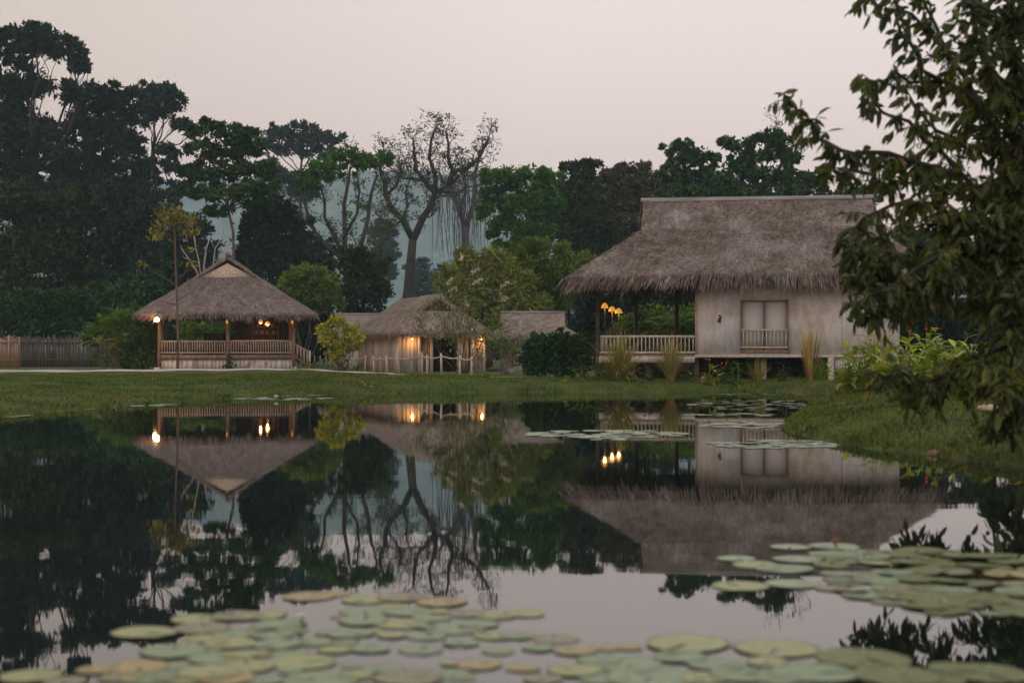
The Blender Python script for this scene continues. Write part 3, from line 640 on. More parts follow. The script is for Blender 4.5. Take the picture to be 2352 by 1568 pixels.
# ------------------------------------------------------------------ foliage
def unit(a): return a/np.maximum(np.linalg.norm(a, axis=-1, keepdims=True), 1e-9)
def leafquads(P, dirs, L, W, fold=.15):
    n = len(P); rnd = unit(rng.normal(size=(n, 3))); side = unit(np.cross(dirs, rnd)); nrm = np.cross(side, dirs)
    L = np.asarray(L).reshape(-1, 1)*np.ones((n, 1)); W = np.asarray(W).reshape(-1, 1)*np.ones((n, 1))
    mid = P + dirs*L*.45 + nrm*W*fold
    return np.stack([P, mid+side*W*.5, P+dirs*L, mid-side*W*.5], 1)
def crown_quads(clumps, n, L, asp=.5, subs=14, subr=.34, up=.25, flat=.75, droop=0.0, hollow=.55, jit=.45):
    """clumps: (centre xyz, radii xyz). leaves gather in small tufts near the outside of each clump"""
    A = np.array([r[0]*r[2] for _, r in clumps]); A = A/A.sum(); out = []
    for (c, r), a in zip(clumps, A):
        k = max(8, int(n*a)); c = np.array(c); r = np.array(r, float)
        m = max(4, int(subs*(.7+.6*rng.random())))
        d = unit(rng.normal(size=(m, 3))); d[:, 2] = d[:, 2]*.9+.12
        sc = c + d*r*(hollow+(1-hollow)*rng.random((m, 1)))
        sr = subr*(r.min()*.5+r.mean()*.5)*(.5+.9*rng.random(m))
        ol = rng.random(m) < .22; sc[ol] = c+d[ol]*r*rng.uniform(.95, 1.28, (ol.sum(), 1)); sr[ol] *= rng.uniform(.3, .7, ol.sum())
        idx = rng.integers(0, m, k); loose = rng.random(k) < .10
        q = rng.normal(size=(k, 3))*jit; q[:, 2] *= flat
        p = sc[idx] + q*sr[idx][:, None]
        p[loose] = c + unit(rng.normal(size=(loose.sum(), 3)))*r*rng.random((loose.sum(), 1))**.4*1.04
        dr = unit(rng.normal(size=(k, 3))*.8 + unit(p-c)*.5 + np.array([0, 0, up-droop]))
        l = L*rng.uniform(.6, 1.3, k)
        out.append(leafquads(p, dr, l, l*asp))
    return np.concatenate(out)
def cl(dx, dy, rx, ry, Y, dep=1.0, off=0.0):
    c = D(dx, dy, Y+off); s = pxm(Y); return (tuple(c), (rx*s, rx*s*dep, ry*s))
def limb(mb, a, b, r0, r1, bend=.12, seg=5, n=6):
    a, b = Vector(a), Vector(b); L = (b-a).length; o = Vector((random.gauss(0, 1), random.gauss(0, 1), random.gauss(0, .4)))*L*bend
    pts = [a.lerp(b, i/seg)+o*math.sin(PI*i/seg)+Vector((random.gauss(0, 1), random.gauss(0, 1), random.gauss(0, 1)))*L*.015*(0 < i < seg) for i in range(seg+1)]
    mb.tube(pts, [r0+(r1-r0)*(i/seg)**.8 for i in range(seg+1)], n); return pts
def tree(name, label, cat, Y, base, fork, clumps, n, L, m, bark, tr=3.0, group=None, asp=.5, subs=14, subr=.34, droop=0, hollow=.55, limbs=True, extra=None, loose=None, jit=.45, flat=.75):
    """base, fork: (dx, dy) of the trunk's foot and first fork; clumps: (dx, dy, rx, ry[, depth offset])"""
    f = atD(base[0], Y); foot = Vector((f.x, f.y, f.z-.2)); r = thing(name, label, cat, tuple(foot), 0, group)
    fk = D(fork[0], fork[1], Y); s = pxm(Y); C = [cl(*q[:4], Y, .9, q[4] if len(q) > 4 else random.uniform(-.35, .35)*q[2]*s) for q in clumps]
    t = MB(); limb(t, foot, fk, tr*s*1.15, tr*s*.75, .03, 7, 8)
    if limbs:
        for c, rr in C:
            p = limb(t, fk, c, tr*s*.5, tr*s*.14, .10, 6, 5)
            for k in range(4):
                q = Vector(c)+Vector([random.uniform(-.75, .75)*x for x in rr]); limb(t, p[random.randint(3, 5)], q, tr*s*.16, tr*s*.05, .1, 4, 4)
    if extra: extra(t, fk, C)
    t.build('trunk', bark, r, world=True, smooth=True)
    cr = MB(); cr.quads(crown_quads(C, n, L, asp, subs, subr, droop=droop, hollow=hollow, jit=jit, flat=flat)); cr.build('crown', m, r, world=True)
    return r

F = {}
def translucent(m, fac=.35, gain=1.6):
    nt = m.node_tree; b = nt.nodes['Principled BSDF']; out = [n for n in nt.nodes if n.type == 'OUTPUT_MATERIAL'][0]
    tr = nt.nodes.new('ShaderNodeBsdfTranslucent'); mx = nt.nodes.new('ShaderNodeMixShader'); mx.inputs[0].default_value = fac
    src = b.inputs['Base Color'].links[0].from_socket; g = nt.nodes.new('ShaderNodeMix'); g.data_type = 'RGBA'; g.blend_type = 'MULTIPLY'; g.inputs['Factor'].default_value = 1; g.inputs['B'].default_value = (gain*.95, gain*1.05, gain*.45, 1)
    nt.links.new(src, g.inputs['A']); nt.links.new(g.outputs['Result'], tr.inputs['Color'])
    nt.links.new(b.outputs[0], mx.inputs[1]); nt.links.new(tr.outputs[0], mx.inputs[2]); nt.links.new(mx.outputs[0], out.inputs['Surface'])
F['dark'] = leafmat('dark_leaves', (.009, .023, .011), (.027, .050, .023), .5)
F['dark_olive'] = leafmat('dark_olive_leaves', (.014, .028, .009), (.042, .058, .018), .5)
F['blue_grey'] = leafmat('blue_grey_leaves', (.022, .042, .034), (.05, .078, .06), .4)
F['deep'] = leafmat('deep_green_leaves', (.016, .05, .012), (.045, .095, .024), .5)
F['mid'] = leafmat('mid_green_leaves', (.030, .095, .016), (.07, .17, .03), .5)
F['brown_green'] = leafmat('brown_green_leaves', (.04, .045, .02), (.09, .085, .04), .5, c3=(.13, .09, .05), c3amt=.15)
F['bush'] = leafmat('bush_leaves', (.05, .10, .015), (.14, .19, .035), .5)
F['yellow'] = leafmat('yellow_green_leaves', (.2, .23, .02), (.40, .38, .05), .45, c3=(.30, .2, .04), c3amt=.1)
F['olive_yellow'] = leafmat('olive_yellow_leaves', (.085, .13, .02), (.20, .235, .05), .5, c3=(.27, .19, .06), c3amt=.06)
F['sapling'] = leafmat('yellowing_sapling_leaves', (.09, .11, .02), (.22, .21, .045), .5, c3=(.3, .17, .03), c3amt=.15)
F['near'] = leafmat('broad_dark_leaves', (.024, .042, .010), (.095, .118, .028), .7, c3=(.22, .13, .02), c3amt=.014, spec=.3, rough=.45, ns=.9)
F['fern'] = leafmat('fern_leaves', (.06, .13, .018), (.16, .24, .04), .5)
F['reed'] = leafmat('tall_grass_blades', (.15, .17, .035), (.33, .31, .09), .5, c3=(.3, .2, .1), c3amt=.25)
F['reed_base'] = leafmat('rusty_grass_stems', (.22, .09, .045), (.38, .18, .09), .4)
F['tan'] = leafmat('tan_grass_blades', (.30, .2, .07), (.48, .34, .13), .4, c3=(.14, .17, .04), c3amt=.25)
F['brown_grass'] = leafmat('brown_plume_grass', (.09, .05, .035), (.17, .10, .075), .4)
F['canna'] = leafmat('broad_yellow_green_leaves', (.14, .19, .02), (.34, .36, .05), .35, c3=(.3, .2, .04), c3amt=.12, ns=2, spec=.3, rough=.4)
F['heliconia'] = leafmat('ginger_leaves', (.10, .18, .012), (.40, .42, .05), .5, c3=(.32, .2, .04), c3amt=.1, ns=1.2, spec=.3, rough=.45)
F['vine'] = mat('dry_hanging_vine', (.05, .045, .045), (.11, .10, .1), ns=2, rough=1)
F['twig'] = mat('bare_twig_bark', (.035, .028, .022), (.08, .062, .05), ns=3, rough=.95)
F['twig_pale'] = mat('pale_stem_bark', (.22, .19, .165), (.38, .34, .31), ns=4, rough=.9)

for q_ in ('near', 'heliconia', 'canna', 'yellow', 'fern', 'bush', 'mid'): translucent(F[q_], .45 if q_ == 'near' else .3)
# the tall dark wood on the left
tree('tall_tree', 'tallest dark tree at the left edge, with a domed crown above all others', 'tree', 150, (60, 800), (80, 400),
     [(20,110,60,42),(75,95,50,32),(120,105,50,35),(165,120,32,30),(185,150,22,22),(60,190,60,45),(10,240,60,70),(165,215,45,25),(60,300,70,55),(20,380,70,70),(110,350,55,50),(40,455,75,45),(140,455,70,45)], 42000, .55, F['dark'], M['bark'], 9, subs=26, subr=.30)
tree('tall_tree', 'dark tree just right of the tallest tree, sloping shoulder crown', 'tree', 156, (240, 800), (235, 420),
     [(215,235,42,38),(255,225,35,30),(290,250,36,45),(200,300,50,45),(255,320,55,50),(170,370,50,45),(230,410,70,55),(300,370,38,65),(310,450,45,60),(230,480,70,45),(170,430,60,45)], 34000, .55, F['dark'], M['bark'], 8, subs=24, subr=.3)
tree('tall_tree', 'grey-green flat-topped tree with open branching right of the tall dark trees', 'tree', 162, (343, 800), (350, 345),
     [(335,212,32,20),(375,212,35,20),(405,235,25,24),(365,250,40,25),(335,270,25,28),(415,285,28,13),(440,305,18,10),(395,350,30,16),(385,385,28,18),(340,420,26,55),(375,480,40,40),(400,440,22,25)], 15000, .5, F['blue_grey'], M['bark'], 5, subs=14, subr=.34)
for lab, Y, b, f, q, n in (
    ('dark rounded tree low at the left edge above the bamboo screen panel', 118, (40, 800), (50, 620), [(20,480,60,60),(90,500,60,60),(40,570,80,60),(110,590,60,60),(30,660,70,50)], 17000),
    ('dark leafy tree under the tallest crowns, second from the left edge', 122, (165, 800), (170, 640), [(170,480,55,55),(215,540,50,55),(140,570,60,60),(200,630,70,55),(150,680,70,45)], 17000),
    ('dark leafy tree right of the low left trees, above the bamboo fence', 126, (290, 800), (285, 640), [(270,480,50,60),(320,530,45,60),(260,570,55,60),(315,620,55,60),(280,680,60,45)], 16000),
    ('dark blue-green tree behind the pale bare stems', 140, (410, 800), (410, 650), [(375,520,42,50),(425,540,50,50),(455,600,50,55),(380,610,55,55),(420,670,70,50)], 13000)):
    tree('forest_tree', lab, 'tree', Y, b, f, q, n, .5, F['dark_olive'] if Y < 125 else F['dark'], M['bark'], 5, group='dark trees of the wood on the left', subs=24, subr=.32, hollow=.35)
for i, (x, w, y, h) in enumerate([(25, 70, 715, 40), (115, 70, 720, 38), (200, 60, 705, 40), (275, 60, 690, 45), (345, 40, 700, 50)]):
    tree('shrub', ['wide dark shrub behind the tan bamboo screen panel', 'dark shrub behind the left half of the bamboo fence', 'dark shrub behind the middle of the bamboo fence', 'dark green shrub behind the fern bush and fence', 'dark shrub right behind the left corner of the pavilion'][i], 'shrub', 101+i, (x, 820), (x, 770),
         [(x-w*.5, y, w*.6, h), (x+w*.45, y-6, w*.6, h), (x, y+35, w, h)], 7000, .5, F['deep'], M['bark'], 2.5, group='shrubs behind the bamboo fence', asp=.35, subs=18, hollow=.4)
tree('layered_tree', 'dark green layered tree rising right behind the pavilion gable', 'tree', 112, (543, 800), (524, 480),
     [(478,300,34,22),(520,300,36,16),(560,315,38,22),(585,340,34,18),(465,350,38,20),(520,345,45,20),(440,400,40,18),(500,395,50,22),(565,390,50,24),(615,395,22,22),(600,430,48,18),(450,440,48,16),(520,445,50,20),(580,465,40,16),(500,485,30,10)], 19000, .42, F['deep'], M['bark_brown'], 4, subs=10, subr=.36, flat=.5)
tree('broad_tree', 'broad dark tree filling the gap right of the pavilion roof', 'tree', 116, (620, 800), (620, 640),
     [(590,520,42,50),(640,490,45,40),(660,540,50,45),(600,580,60,50),(680,590,42,50),(640,640,60,50),(570,620,45,45)], 20000, .45, F['dark'], M['bark'], 4, subs=24, hollow=.35)
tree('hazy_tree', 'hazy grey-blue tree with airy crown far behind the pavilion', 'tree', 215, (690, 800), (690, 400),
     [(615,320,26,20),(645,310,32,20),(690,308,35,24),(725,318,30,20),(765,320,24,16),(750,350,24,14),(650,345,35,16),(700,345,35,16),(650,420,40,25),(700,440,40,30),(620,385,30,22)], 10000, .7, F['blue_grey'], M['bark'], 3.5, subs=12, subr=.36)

# recursive bare branching
def grow(mb, p, d, L, r, depth, tips, upb=.15, spread=.55, wob=.22, n=5, kids=(2, 3), rmin=.02):
    pts = [Vector(p)]; d = Vector(d).normalized(); seg = 4; rad = [r]
    for i in range(seg):
        d = (d+Vector((random.gauss(0, wob), random.gauss(0, wob), random.gauss(0, wob)+upb*.5))).normalized(); pts.append(pts[-1]+d*L/seg); rad.append(max(rmin, r*(1-.42*(i+1)/seg)))
    mb.tube(pts, rad, n if depth > 1 else 3, cap=False)
    if depth <= 0: tips.append(pts[-1]); tips.append(pts[2]); return
    for k in range(random.randint(*kids)):
        q = pts[-1] if k < 2 else pts[random.randint(1, 3)]
        dd = (d+Vector((random.gauss(0, spread), random.gauss(0, spread), random.gauss(0, spread*.7)+upb))).normalized()
        grow(mb, q, dd, L*random.uniform(.62, .85), max(rmin, r*.58), depth-1, tips, upb, spread, wob, n, kids, rmin)
def bare_tree(name, label, Y, trunk, limbs, r0, m, leaf=None, nleaf=0, leafL=.35, depth=3, L0=46, group=None, rm=.022, extra=None, side=2, crown=None, upb=.18, leafmask=None):
    f = atD(trunk[0][0], Y); r = thing(name, label, 'tree', (f.x, f.y, f.z-.2), 0, group); s = pxm(Y); tips = []; mb = MB()
    P = [Vector((f.x, f.y, f.z-.2))]+[D(x, y, Y) for x, y in trunk[1:]]
    mb.tube(P, [s*r0*(1.25-.45*i/(len(P)-1)) for i in range(len(P))], 9)
    for lim in limbs:
        ra = lim[0]*s*.8; dep = 0; Q = []
        for i, (x, y) in enumerate(lim[1:]):
            dep += random.gauss(0, 1)*8*s*(i > 0); v = D(x, y, Y); v.y += dep; Q.append(v)
        k = len(Q); R = [ra*(1-.6*i/(k-1)) for i in range(k)]; mb.tube(Q, R, 7)
        for i in range(1, k):
            for q_ in range(side if i < k-1 else side+1):
                dd = (Q[i]-Q[i-1]).normalized()+Vector((random.gauss(0, .75), random.gauss(0, .7), random.gauss(.2, .5)))
                grow(mb, Q[i-1].lerp(Q[i], random.uniform(.4, 1) if i < k-1 else 1), dd, L0*s*random.uniform(.6, 1.1), max(rm, R[i]*.36), depth, tips, upb=upb, rmin=rm)
    mb.build('trunk', m, r, world=True, smooth=True)
    if extra: extra(r, tips)
    if leaf and nleaf:
        T = np.array([tuple(t) for t in tips])
        if leafmask is not None: T = T[leafmask(T)]
        T = T[rng.integers(0, len(T), nleaf)] + rng.normal(size=(nleaf, 3))*s*5; l = leafL*rng.uniform(.6, 1.2, nleaf)
        q = leafquads(T, unit(rng.normal(size=(nleaf, 3))+[0, 0, -.2]), l, l*.5)
        c = MB().quads(q)
        if crown: c.quads(crown_quads([cl(*z, Y, .8) for z in crown[0]], crown[1], leafL*1.1, .5, 10, .4))
        c.build('crown', leaf, r, world=True)
    return r
bare_tree('open_tree', 'open-branched tree with bright green tops left of the big bare tree', 122, [(806, 800), (804, 700), (795, 640), (792, 600)],
    [(7, (792,600),(745,560),(715,520),(700,470),(690,430)), (7, (796,620),(775,560),(745,500),(745,460),(735,420)), (8, (792,600),(792,540),(790,470),(800,420),(805,385)), (8, (797,620),(830,560),(845,500),(850,450),(865,400)), (6, (800,640),(850,590),(880,550),(905,540)), (5, (792,540),(820,490),(825,440),(820,390)), (4, (715,520),(690,500),(670,470))],
    7.5, F['twig'], F['mid'], 1300, .34, 3, 24, crown=([(720,395,34,20),(755,375,36,22),(800,358,40,18),(845,375,38,18),(710,425,30,18),(770,395,40,22),(880,370,30,16)], 5000))
bare_tree('bare_tree', 'big gnarled bare tree with forked trunk in the middle against the pale sky', 165, [(935, 800), (936, 690), (942, 620), (948, 550)],
    [(10, (948,550),(925,505),(900,480),(886,450),(884,415),(872,385),(880,350)), (11.5, (948,552),(972,500),(988,475),(1000,440),(1030,428),(1048,408)), (8, (1000,445),(975,415),(955,390),(950,350),(948,320)), (9, (1030,428),(1040,395),(1075,385),(1100,365),(1112,340),(1122,320)), (7, (1000,440),(998,400),(985,360),(990,320),(1000,295)), (6, (1040,395),(1030,365),(1030,330),(1025,305)), (5, (886,450),(910,425),(920,395),(915,365)), (5, (975,415),(930,410),(905,395)), (4, (925,505),(905,520),(880,510),(865,490)), (4, (1000,440),(1050,445),(1075,430),(1100,425)), (5, (925,505),(935,470),(930,440),(940,410))],
    11.5, M['bark'], F['brown_green'], 3200, .4, 3, 21, rm=.017, side=4, upb=.04)
def hang_vines(r, tips):
    mb = MB(); Y = 190
    for i in range(70):
        x = random.choice([random.gauss(1035, 22), random.gauss(1095, 16), random.uniform(1010, 1120)]); y = random.uniform(395, 470); l = random.uniform(60, 190)
        a = D(x, y, Y+random.uniform(-5, 3)); b_ = a-Vector((random.gauss(0, .4), 0, l*pxm(Y))); limb(mb, a, b_, .06, .035, .012, 5, 3)
    mb.build('vines', F['vine'], r, world=True)
bare_tree('vine_hung_tree', 'grey bare tree curtained with hanging vines right behind the gnarled tree', 190, [(1072, 800), (1070, 690), (1070, 570), (1068, 520)],
    [(9, (1068,520),(1055,480),(1040,450),(1020,420),(1010,400)), (9, (1068,525),(1085,480),(1092,440),(1090,400),(1100,370)), (6, (1055,480),(1070,440),(1065,400),(1060,370)), (5, (1085,480),(1110,450),(1120,420),(1125,390)), (5, (1040,450),(1015,450),(1000,460))],
    10, F['vine'], None, 0, .4, 3, 17, rm=.03, extra=hang_vines)
tree('leafy_tree', 'fresh green open-crowned tree right of the bare trees', 'tree', 120, (1205, 800), (1200, 540),
     [(1140,408,30,18),(1170,400,30,18),(1232,400,38,18),(1265,415,32,18),(1195,430,38,22),(1130,450,28,22),(1250,445,40,24),(1170,470,40,22),(1215,480,40,25),(1120,490,20,18),(1275,470,25,26),(1150,520,34,24),(1200,535,40,26),(1240,530,34,28),(1170,570,36,22),(1220,580,40,24)], 22000, .42, F['mid'], M['bark'], 4, subs=11, subr=.36, flat=.6)
tree('feathery_tree', 'dark tree with feathery pale top between the green tree and bungalow roof', 'tree', 132, (1320, 800), (1325, 600),
     [(1310,385,22,10),(1340,380,26,10),(1370,378,14,6),(1330,405,36,14),(1315,445,42,36),(1350,460,40,40),(1300,510,40,45),(1345,530,50,45),(1330,590,60,45),(1390,560,40,45)], 20000, .45, F['dark_olive'], M['bark'], 4, subs=20, hollow=.4)
tree('dark_tree', 'dark olive tree behind the left end of the bungalow ridge', 'tree', 136, (1430, 800), (1430, 560),
     [(1415,410,32,20),(1455,390,36,16),(1440,430,50,30),(1400,470,40,40),(1455,480,48,40),(1490,420,40,26),(1420,530,50,45),(1470,560,55,45),(1520,470,40,40)], 20000, .45, F['brown_green'], M['bark'], 4, subs=20, hollow=.4)
tree('layered_tree', 'layered tree poking above the bungalow ridge, left of two', 'tree', 118, (1590, 800), (1590, 480),
     [(1545,345,26,12),(1570,332,24,10),(1600,350,30,14),(1570,375,38,16),(1620,365,34,14),(1540,400,32,18),(1590,415,50,22),(1650,410,40,24),(1560,450,60,22),(1630,455,60,22)], 13000, .42, F['deep'], M['bark'], 3.5, subs=9, subr=.38, flat=.55)
tree('layered_tree', 'layered tree poking above the bungalow ridge, right of two', 'tree', 110, (1740, 800), (1742, 480),
     [(1675,330,22,10),(1700,340,28,12),(1740,325,32,12),(1770,312,24,10),(1795,325,24,12),(1720,365,40,16),(1775,350,40,16),(1810,365,28,18),(1690,390,40,18),(1750,400,45,20),(1800,410,42,20),(1720,440,60,18),(1790,450,60,20)], 15000, .4, F['deep'], M['bark'], 3.5, subs=9, subr=.38, flat=.55)
bare_tree('twiggy_tree', 'thin leafless tree beside the foreground branches above the bungalow roof', 125, [(1806, 800), (1806, 500), (1805, 420)],
    [(3, (1805,420),(1800,370),(1795,320),(1790,290)), (3, (1805,420),(1815,370),(1822,330),(1825,300)), (2.5, (1802,390),(1785,350),(1775,320)), (2, (1810,390),(1835,360),(1850,335))], 4, F['twig'], F['brown_green'], 60, .3, 2, 26, rm=.02)
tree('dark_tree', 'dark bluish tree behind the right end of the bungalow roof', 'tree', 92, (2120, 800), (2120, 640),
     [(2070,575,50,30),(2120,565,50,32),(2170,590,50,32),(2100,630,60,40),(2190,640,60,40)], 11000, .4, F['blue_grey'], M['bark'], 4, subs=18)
tree('dark_tree', 'dark tree behind the ginger plants at the right edge', 'tree', 78, (2300, 820), (2300, 680),
     [(2250,610,40,36),(2310,590,60,36),(2370,620,60,40),(2270,680,60,45),(2340,700,60,50),(2280,760,70,45),(2360,770,60,45)], 14000, .38, F['dark_olive'], M['bark'], 4, subs=18, hollow=.4)
for i, (x, y, w, h, Y) in enumerate([(1270,470,50,40,150), (1400,440,50,40,155), (1510,445,50,40,150), (1600,455,60,40,150), (1690,455,60,40,148), (1850,450,60,50,146), (1960,480,60,50,140)]):
    tree('backdrop_tree', ['dark backdrop tree between the leafy green tree and the feathery one', 'dark backdrop tree between the feathery tree and the olive one', 'dark backdrop tree just left of the layered trees over the ridge', 'dark backdrop tree low behind the left layered tree', 'dark backdrop tree low between the two layered trees', 'dark backdrop tree behind the thin leafless twigs', 'dark backdrop tree behind the hanging foreground branches'][i], 'tree', Y, (x, 800), (x, y+h),
         [(x-w*.5, y-h*.2, w*.5, h*.55), (x+w*.4, y-h*.4, w*.5, h*.5), (x, y-h*.7, w*.4, h*.35), (x, y+h*.4, w*.9, h*.7), (x-w*.4, y+h*1.2, w*.8, h*.8), (x+w*.4, y+h*1.2, w*.8, h*.8)], 12000, .45, F['dark_olive'] if i % 2 else F['deep'], M['bark'], 3, group='dark trees behind the bungalow roof', subs=18)
for i, (x, y, w, h) in enumerate([(965, 640, 30, 50), (1020, 655, 32, 45), (1095, 640, 34, 60), (880, 560, 30, 60)]):
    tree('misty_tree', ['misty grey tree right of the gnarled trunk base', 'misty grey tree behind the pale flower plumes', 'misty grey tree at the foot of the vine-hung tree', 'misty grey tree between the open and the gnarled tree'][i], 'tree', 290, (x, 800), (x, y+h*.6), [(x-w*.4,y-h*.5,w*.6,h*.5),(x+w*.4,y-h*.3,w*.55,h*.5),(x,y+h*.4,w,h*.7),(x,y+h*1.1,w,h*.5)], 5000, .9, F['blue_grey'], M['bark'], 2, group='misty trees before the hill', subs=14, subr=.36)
for lab, Y, x, y, w, h in (('dark understory tree low between the pavilion and the open-branched tree', 132, 725, 600, 45, 60), ('dark bushy tree left of the gnarled trunk, above the small grey hut', 104, 835, 640, 55, 75), ('dark understory tree below the fresh green tree', 128, 1210, 640, 70, 50), ('dark understory tree left of the bungalow eave', 124, 1330, 660, 60, 55), ('dark understory tree behind the veranda', 96, 1480, 690, 75, 70), ('dark understory tree seen under the bungalow eave by the wall', 90, 1590, 720, 60, 55), ('dark understory tree behind the pavilion back rail', 110, 480, 730, 60, 50), ('dark understory tree right of the pavilion eave', 100, 720, 760, 50, 45), ('dark understory tree between the hedge and the veranda', 82, 1380, 730, 46, 50), ('dark understory tree behind the left side of the pavilion roof', 106, 560, 680, 50, 60), ('dark understory tree behind the twiggy shrub and pale far hut', 100, 1130, 740, 70, 40), ('dark understory tree behind the ginger bed on the right bank', 70, 2130, 730, 75, 60), ('dark understory tree behind the right end of the bungalow', 76, 2240, 760, 70, 50), ('dark understory tree behind the gap left of the pavilion roof', 114, 400, 700, 60, 60)):
    tree('understory_tree', lab, 'tree', Y, (x, 800), (x, y+h*.6), [(x-w*.4,y-h*.5,w*.6,h*.5),(x+w*.4,y-h*.35,w*.55,h*.5),(x,y,w*.8,h*.6),(x-w*.5,y+h*.4,w*.7,h*.55),(x+w*.5,y+h*.45,w*.7,h*.55),(x-w*.4,(y+h+815)/2,w*.9,(815-y-h*.4)*.5),(x+w*.4,(y+h+815)/2,w*.9,(815-y-h*.4)*.5)], 14000, .4, F['dark'] if x != 835 else F['dark_olive'], M['bark'], 3, group='dark understory trees', subs=20, hollow=.3)

# nearer bushes
def bush(name, label, cat, Y, x, clumps, n, L, m, asp=.45, group=None, subs=14, droop=0, tr=1.6, bark='bark_brown', hollow=.45, stems=5, subr=.34):
    f = atD(x, Y); r = thing(name, label, cat, (f.x, f.y, f.z-.06), 0, group); s = pxm(Y); C = [cl(*q, Y, .9) for q in clumps]; t = MB()
    for c, rr in C:
        for k in range(max(1, stems//len(C)+1)):
            limb(t, (f.x+random.gauss(0, .08), f.y+random.gauss(0, .08), f.z-.05), Vector(c)+Vector([random.uniform(-.6, .6)*z for z in rr]), tr*s, tr*s*.35, .08, 5, 5)
    t.build('stem', M[bark], r, world=True); mb = MB().quads(crown_quads(C, n, L, asp, subs, subr, droop=droop, hollow=hollow)); mb.build('foliage', m, r, world=True); return r
bush('round_bush', 'rounded green bush between the pavilion roof and the small grey hut', 'bush', 98, 700, [(670,655,30,26),(700,635,36,24),(735,650,36,28),(700,675,55,30),(750,690,40,35),(650,690,30,30)], 12000, .3, F['bush'], subs=22)
bush('willowy_bush', 'willowy brown-green bush arching over the gabled hut', 'bush', 84, 1120, [(1050,620,28,26),(1085,600,36,22),(1130,595,40,22),(1165,620,36,28),(1080,650,48,32),(1140,660,55,36),(1190,680,40,36),(1040,665,22,20),(1110,705,60,25),(1010,640,18,14),(1060,578,16,10),(1125,575,18,10),(1225,705,36,28),(1170,735,50,26),(1210,650,26,24),(1070,690,40,24)], 15000, .42, F['olive_yellow'], .16, subs=16, droop=.7)
bush('bamboo_clump', 'yellow-tipped green bamboo thicket left of the bungalow eave', 'bamboo', 88, 1260, [(1210,575,26,18),(1235,560,22,16),(1290,580,18,16),(1220,610,50,26),(1275,620,44,28),(1320,640,28,26),(1240,655,55,28),(1290,680,48,34),(1220,700,40,36),(1340,600,22,14)], 20000, .42, F['bush'], .2, subs=15, droop=.5)
bush('yellow_bush', 'small bright yellow-green tree by the left end of the rope fence', 'small tree', 66, 786, [(752,760,20,20),(775,745,20,16),(800,765,24,20),(815,785,20,22),(760,790,26,22),(790,800,30,22),(745,778,12,14),(770,820,18,14)], 3600, .15, F['yellow'], .6, subs=9, stems=12, subr=.4)
def fronds(o, C, n, L, droop=1.1, lw=.2):
    """arching fronds with two rows of leaflets, springing from the clumps C"""
    Q = []
    for i in range(n):
        c, r = C[random.randrange(len(C))]; p = Vector(c)+Vector([random.uniform(-.8, .8)*x for x in r]); a = random.uniform(0, 2*PI)
        d = Vector((math.cos(a), math.sin(a)*.7, random.uniform(.3, 1.4))).normalized(); l = L*random.uniform(.55, 1.15); k = 11; q = p.copy()
        for j in range(k):
            d = (d+Vector((0, 0, -droop/k))).normalized(); q2 = q+d*l/k; s_ = d.cross(Vector((0, 0, 1))); s_.normalize(); w = lw*l*(1-abs(j/k-.4)*1.1)
            for sg in (-1, 1):
                e = q+s_*sg*w+d*w*.5-Vector((0, 0, w*.25)); m_ = q.lerp(e, .5); h = d*.022*l/.9
                Q.append([q, m_+h, e, m_-h])
            Q.append([q-s_*.006, q+s_*.006, q2+s_*.005, q2-s_*.005]); q = q2
    return np.array([[tuple(x) for x in f] for f in Q])
def fern_clump(name, label, cat, Y, x, clumps, n, L, m, leaves=0, leafm=.2, droop=1.1):
    f = atD(x, Y); r = thing(name, label, cat, (f.x, f.y, f.z-.06)); C = [cl(*q, Y, .9) for q in clumps]; t = MB()
    for c, rr in C:
        for k in range(3): limb(t, (f.x+random.gauss(0, .3), f.y+random.gauss(0, .3), f.z-.05), Vector(c)+Vector([random.uniform(-.5, .5)*z for z in rr]), .035, .012, .08, 5, 5)
    t.build('stem', M['bark_brown'], r, world=True); mb = MB().quads(fronds(r, C, n, L, droop))
    if leaves: mb.quads(crown_quads(C, leaves, leafm, .35, 16, .36, droop=.3))
    mb.build('foliage', m, r, world=True); return r
fern_clump('fern_bush', 'bright green ferny bush between bamboo fence and pavilion', 'bush', 79, 300, [(255,745,32,18),(300,735,34,18),(340,745,26,20),(230,770,26,16),(290,775,48,28),(335,790,32,36),(270,815,48,30),(330,825,40,25),(205,785,14,10)], 420, 1.15, F['fern'], 5000, .3)
fern_clump('frond_plant', 'yellowing arching frond plant in front of the bamboo fence', 'plant', 76, 262, [(225,785,14,5),(245,790,14,6),(258,800,8,10)], 22, 1.3, F['sapling'], droop=1.5)
bush('hedge', 'dark green rounded hedge left of the veranda', 'hedge', 62, 1285, [(1235,800,28,28),(1275,790,34,26),(1320,795,34,28),(1352,815,22,34),(1250,835,42,30),(1305,840,48,28),(1225,845,22,22),(1290,782,26,12),(1290,815,50,30),(1212,820,20,26),(1370,830,18,26)], 20000, .16, F['deep'], .5, subs=20)
bush('leafy_shrub', 'green leafy shrub behind the veranda railing under the eave', 'shrub', 67, 1470, [(1440,748,28,24),(1475,740,30,22),(1510,745,34,28),(1455,775,36,20),(1540,765,36,28),(1500,720,40,24),(1560,745,30,30),(1420,770,26,24)], 7500, .2, F['bush'], .4, subs=12)
bush('leafy_shrub', 'fresh green shrub beside the bungalow wall at the veranda end', 'shrub', 66.5, 1572, [(1560,730,24,20),(1585,722,18,22),(1580,760,22,24),(1548,745,24,20)], 2600, .22, F['fern'], .35, subs=10)
fern_clump('fern_bush', 'bright green ferny plants seen through the pavilion above its back rail', 'bush', 88, 470, [(430,752,22,20),(465,760,22,16),(500,745,16,24),(560,750,14,24),(450,785,40,24)], 160, 1.0, F['fern'], 1600, .3)
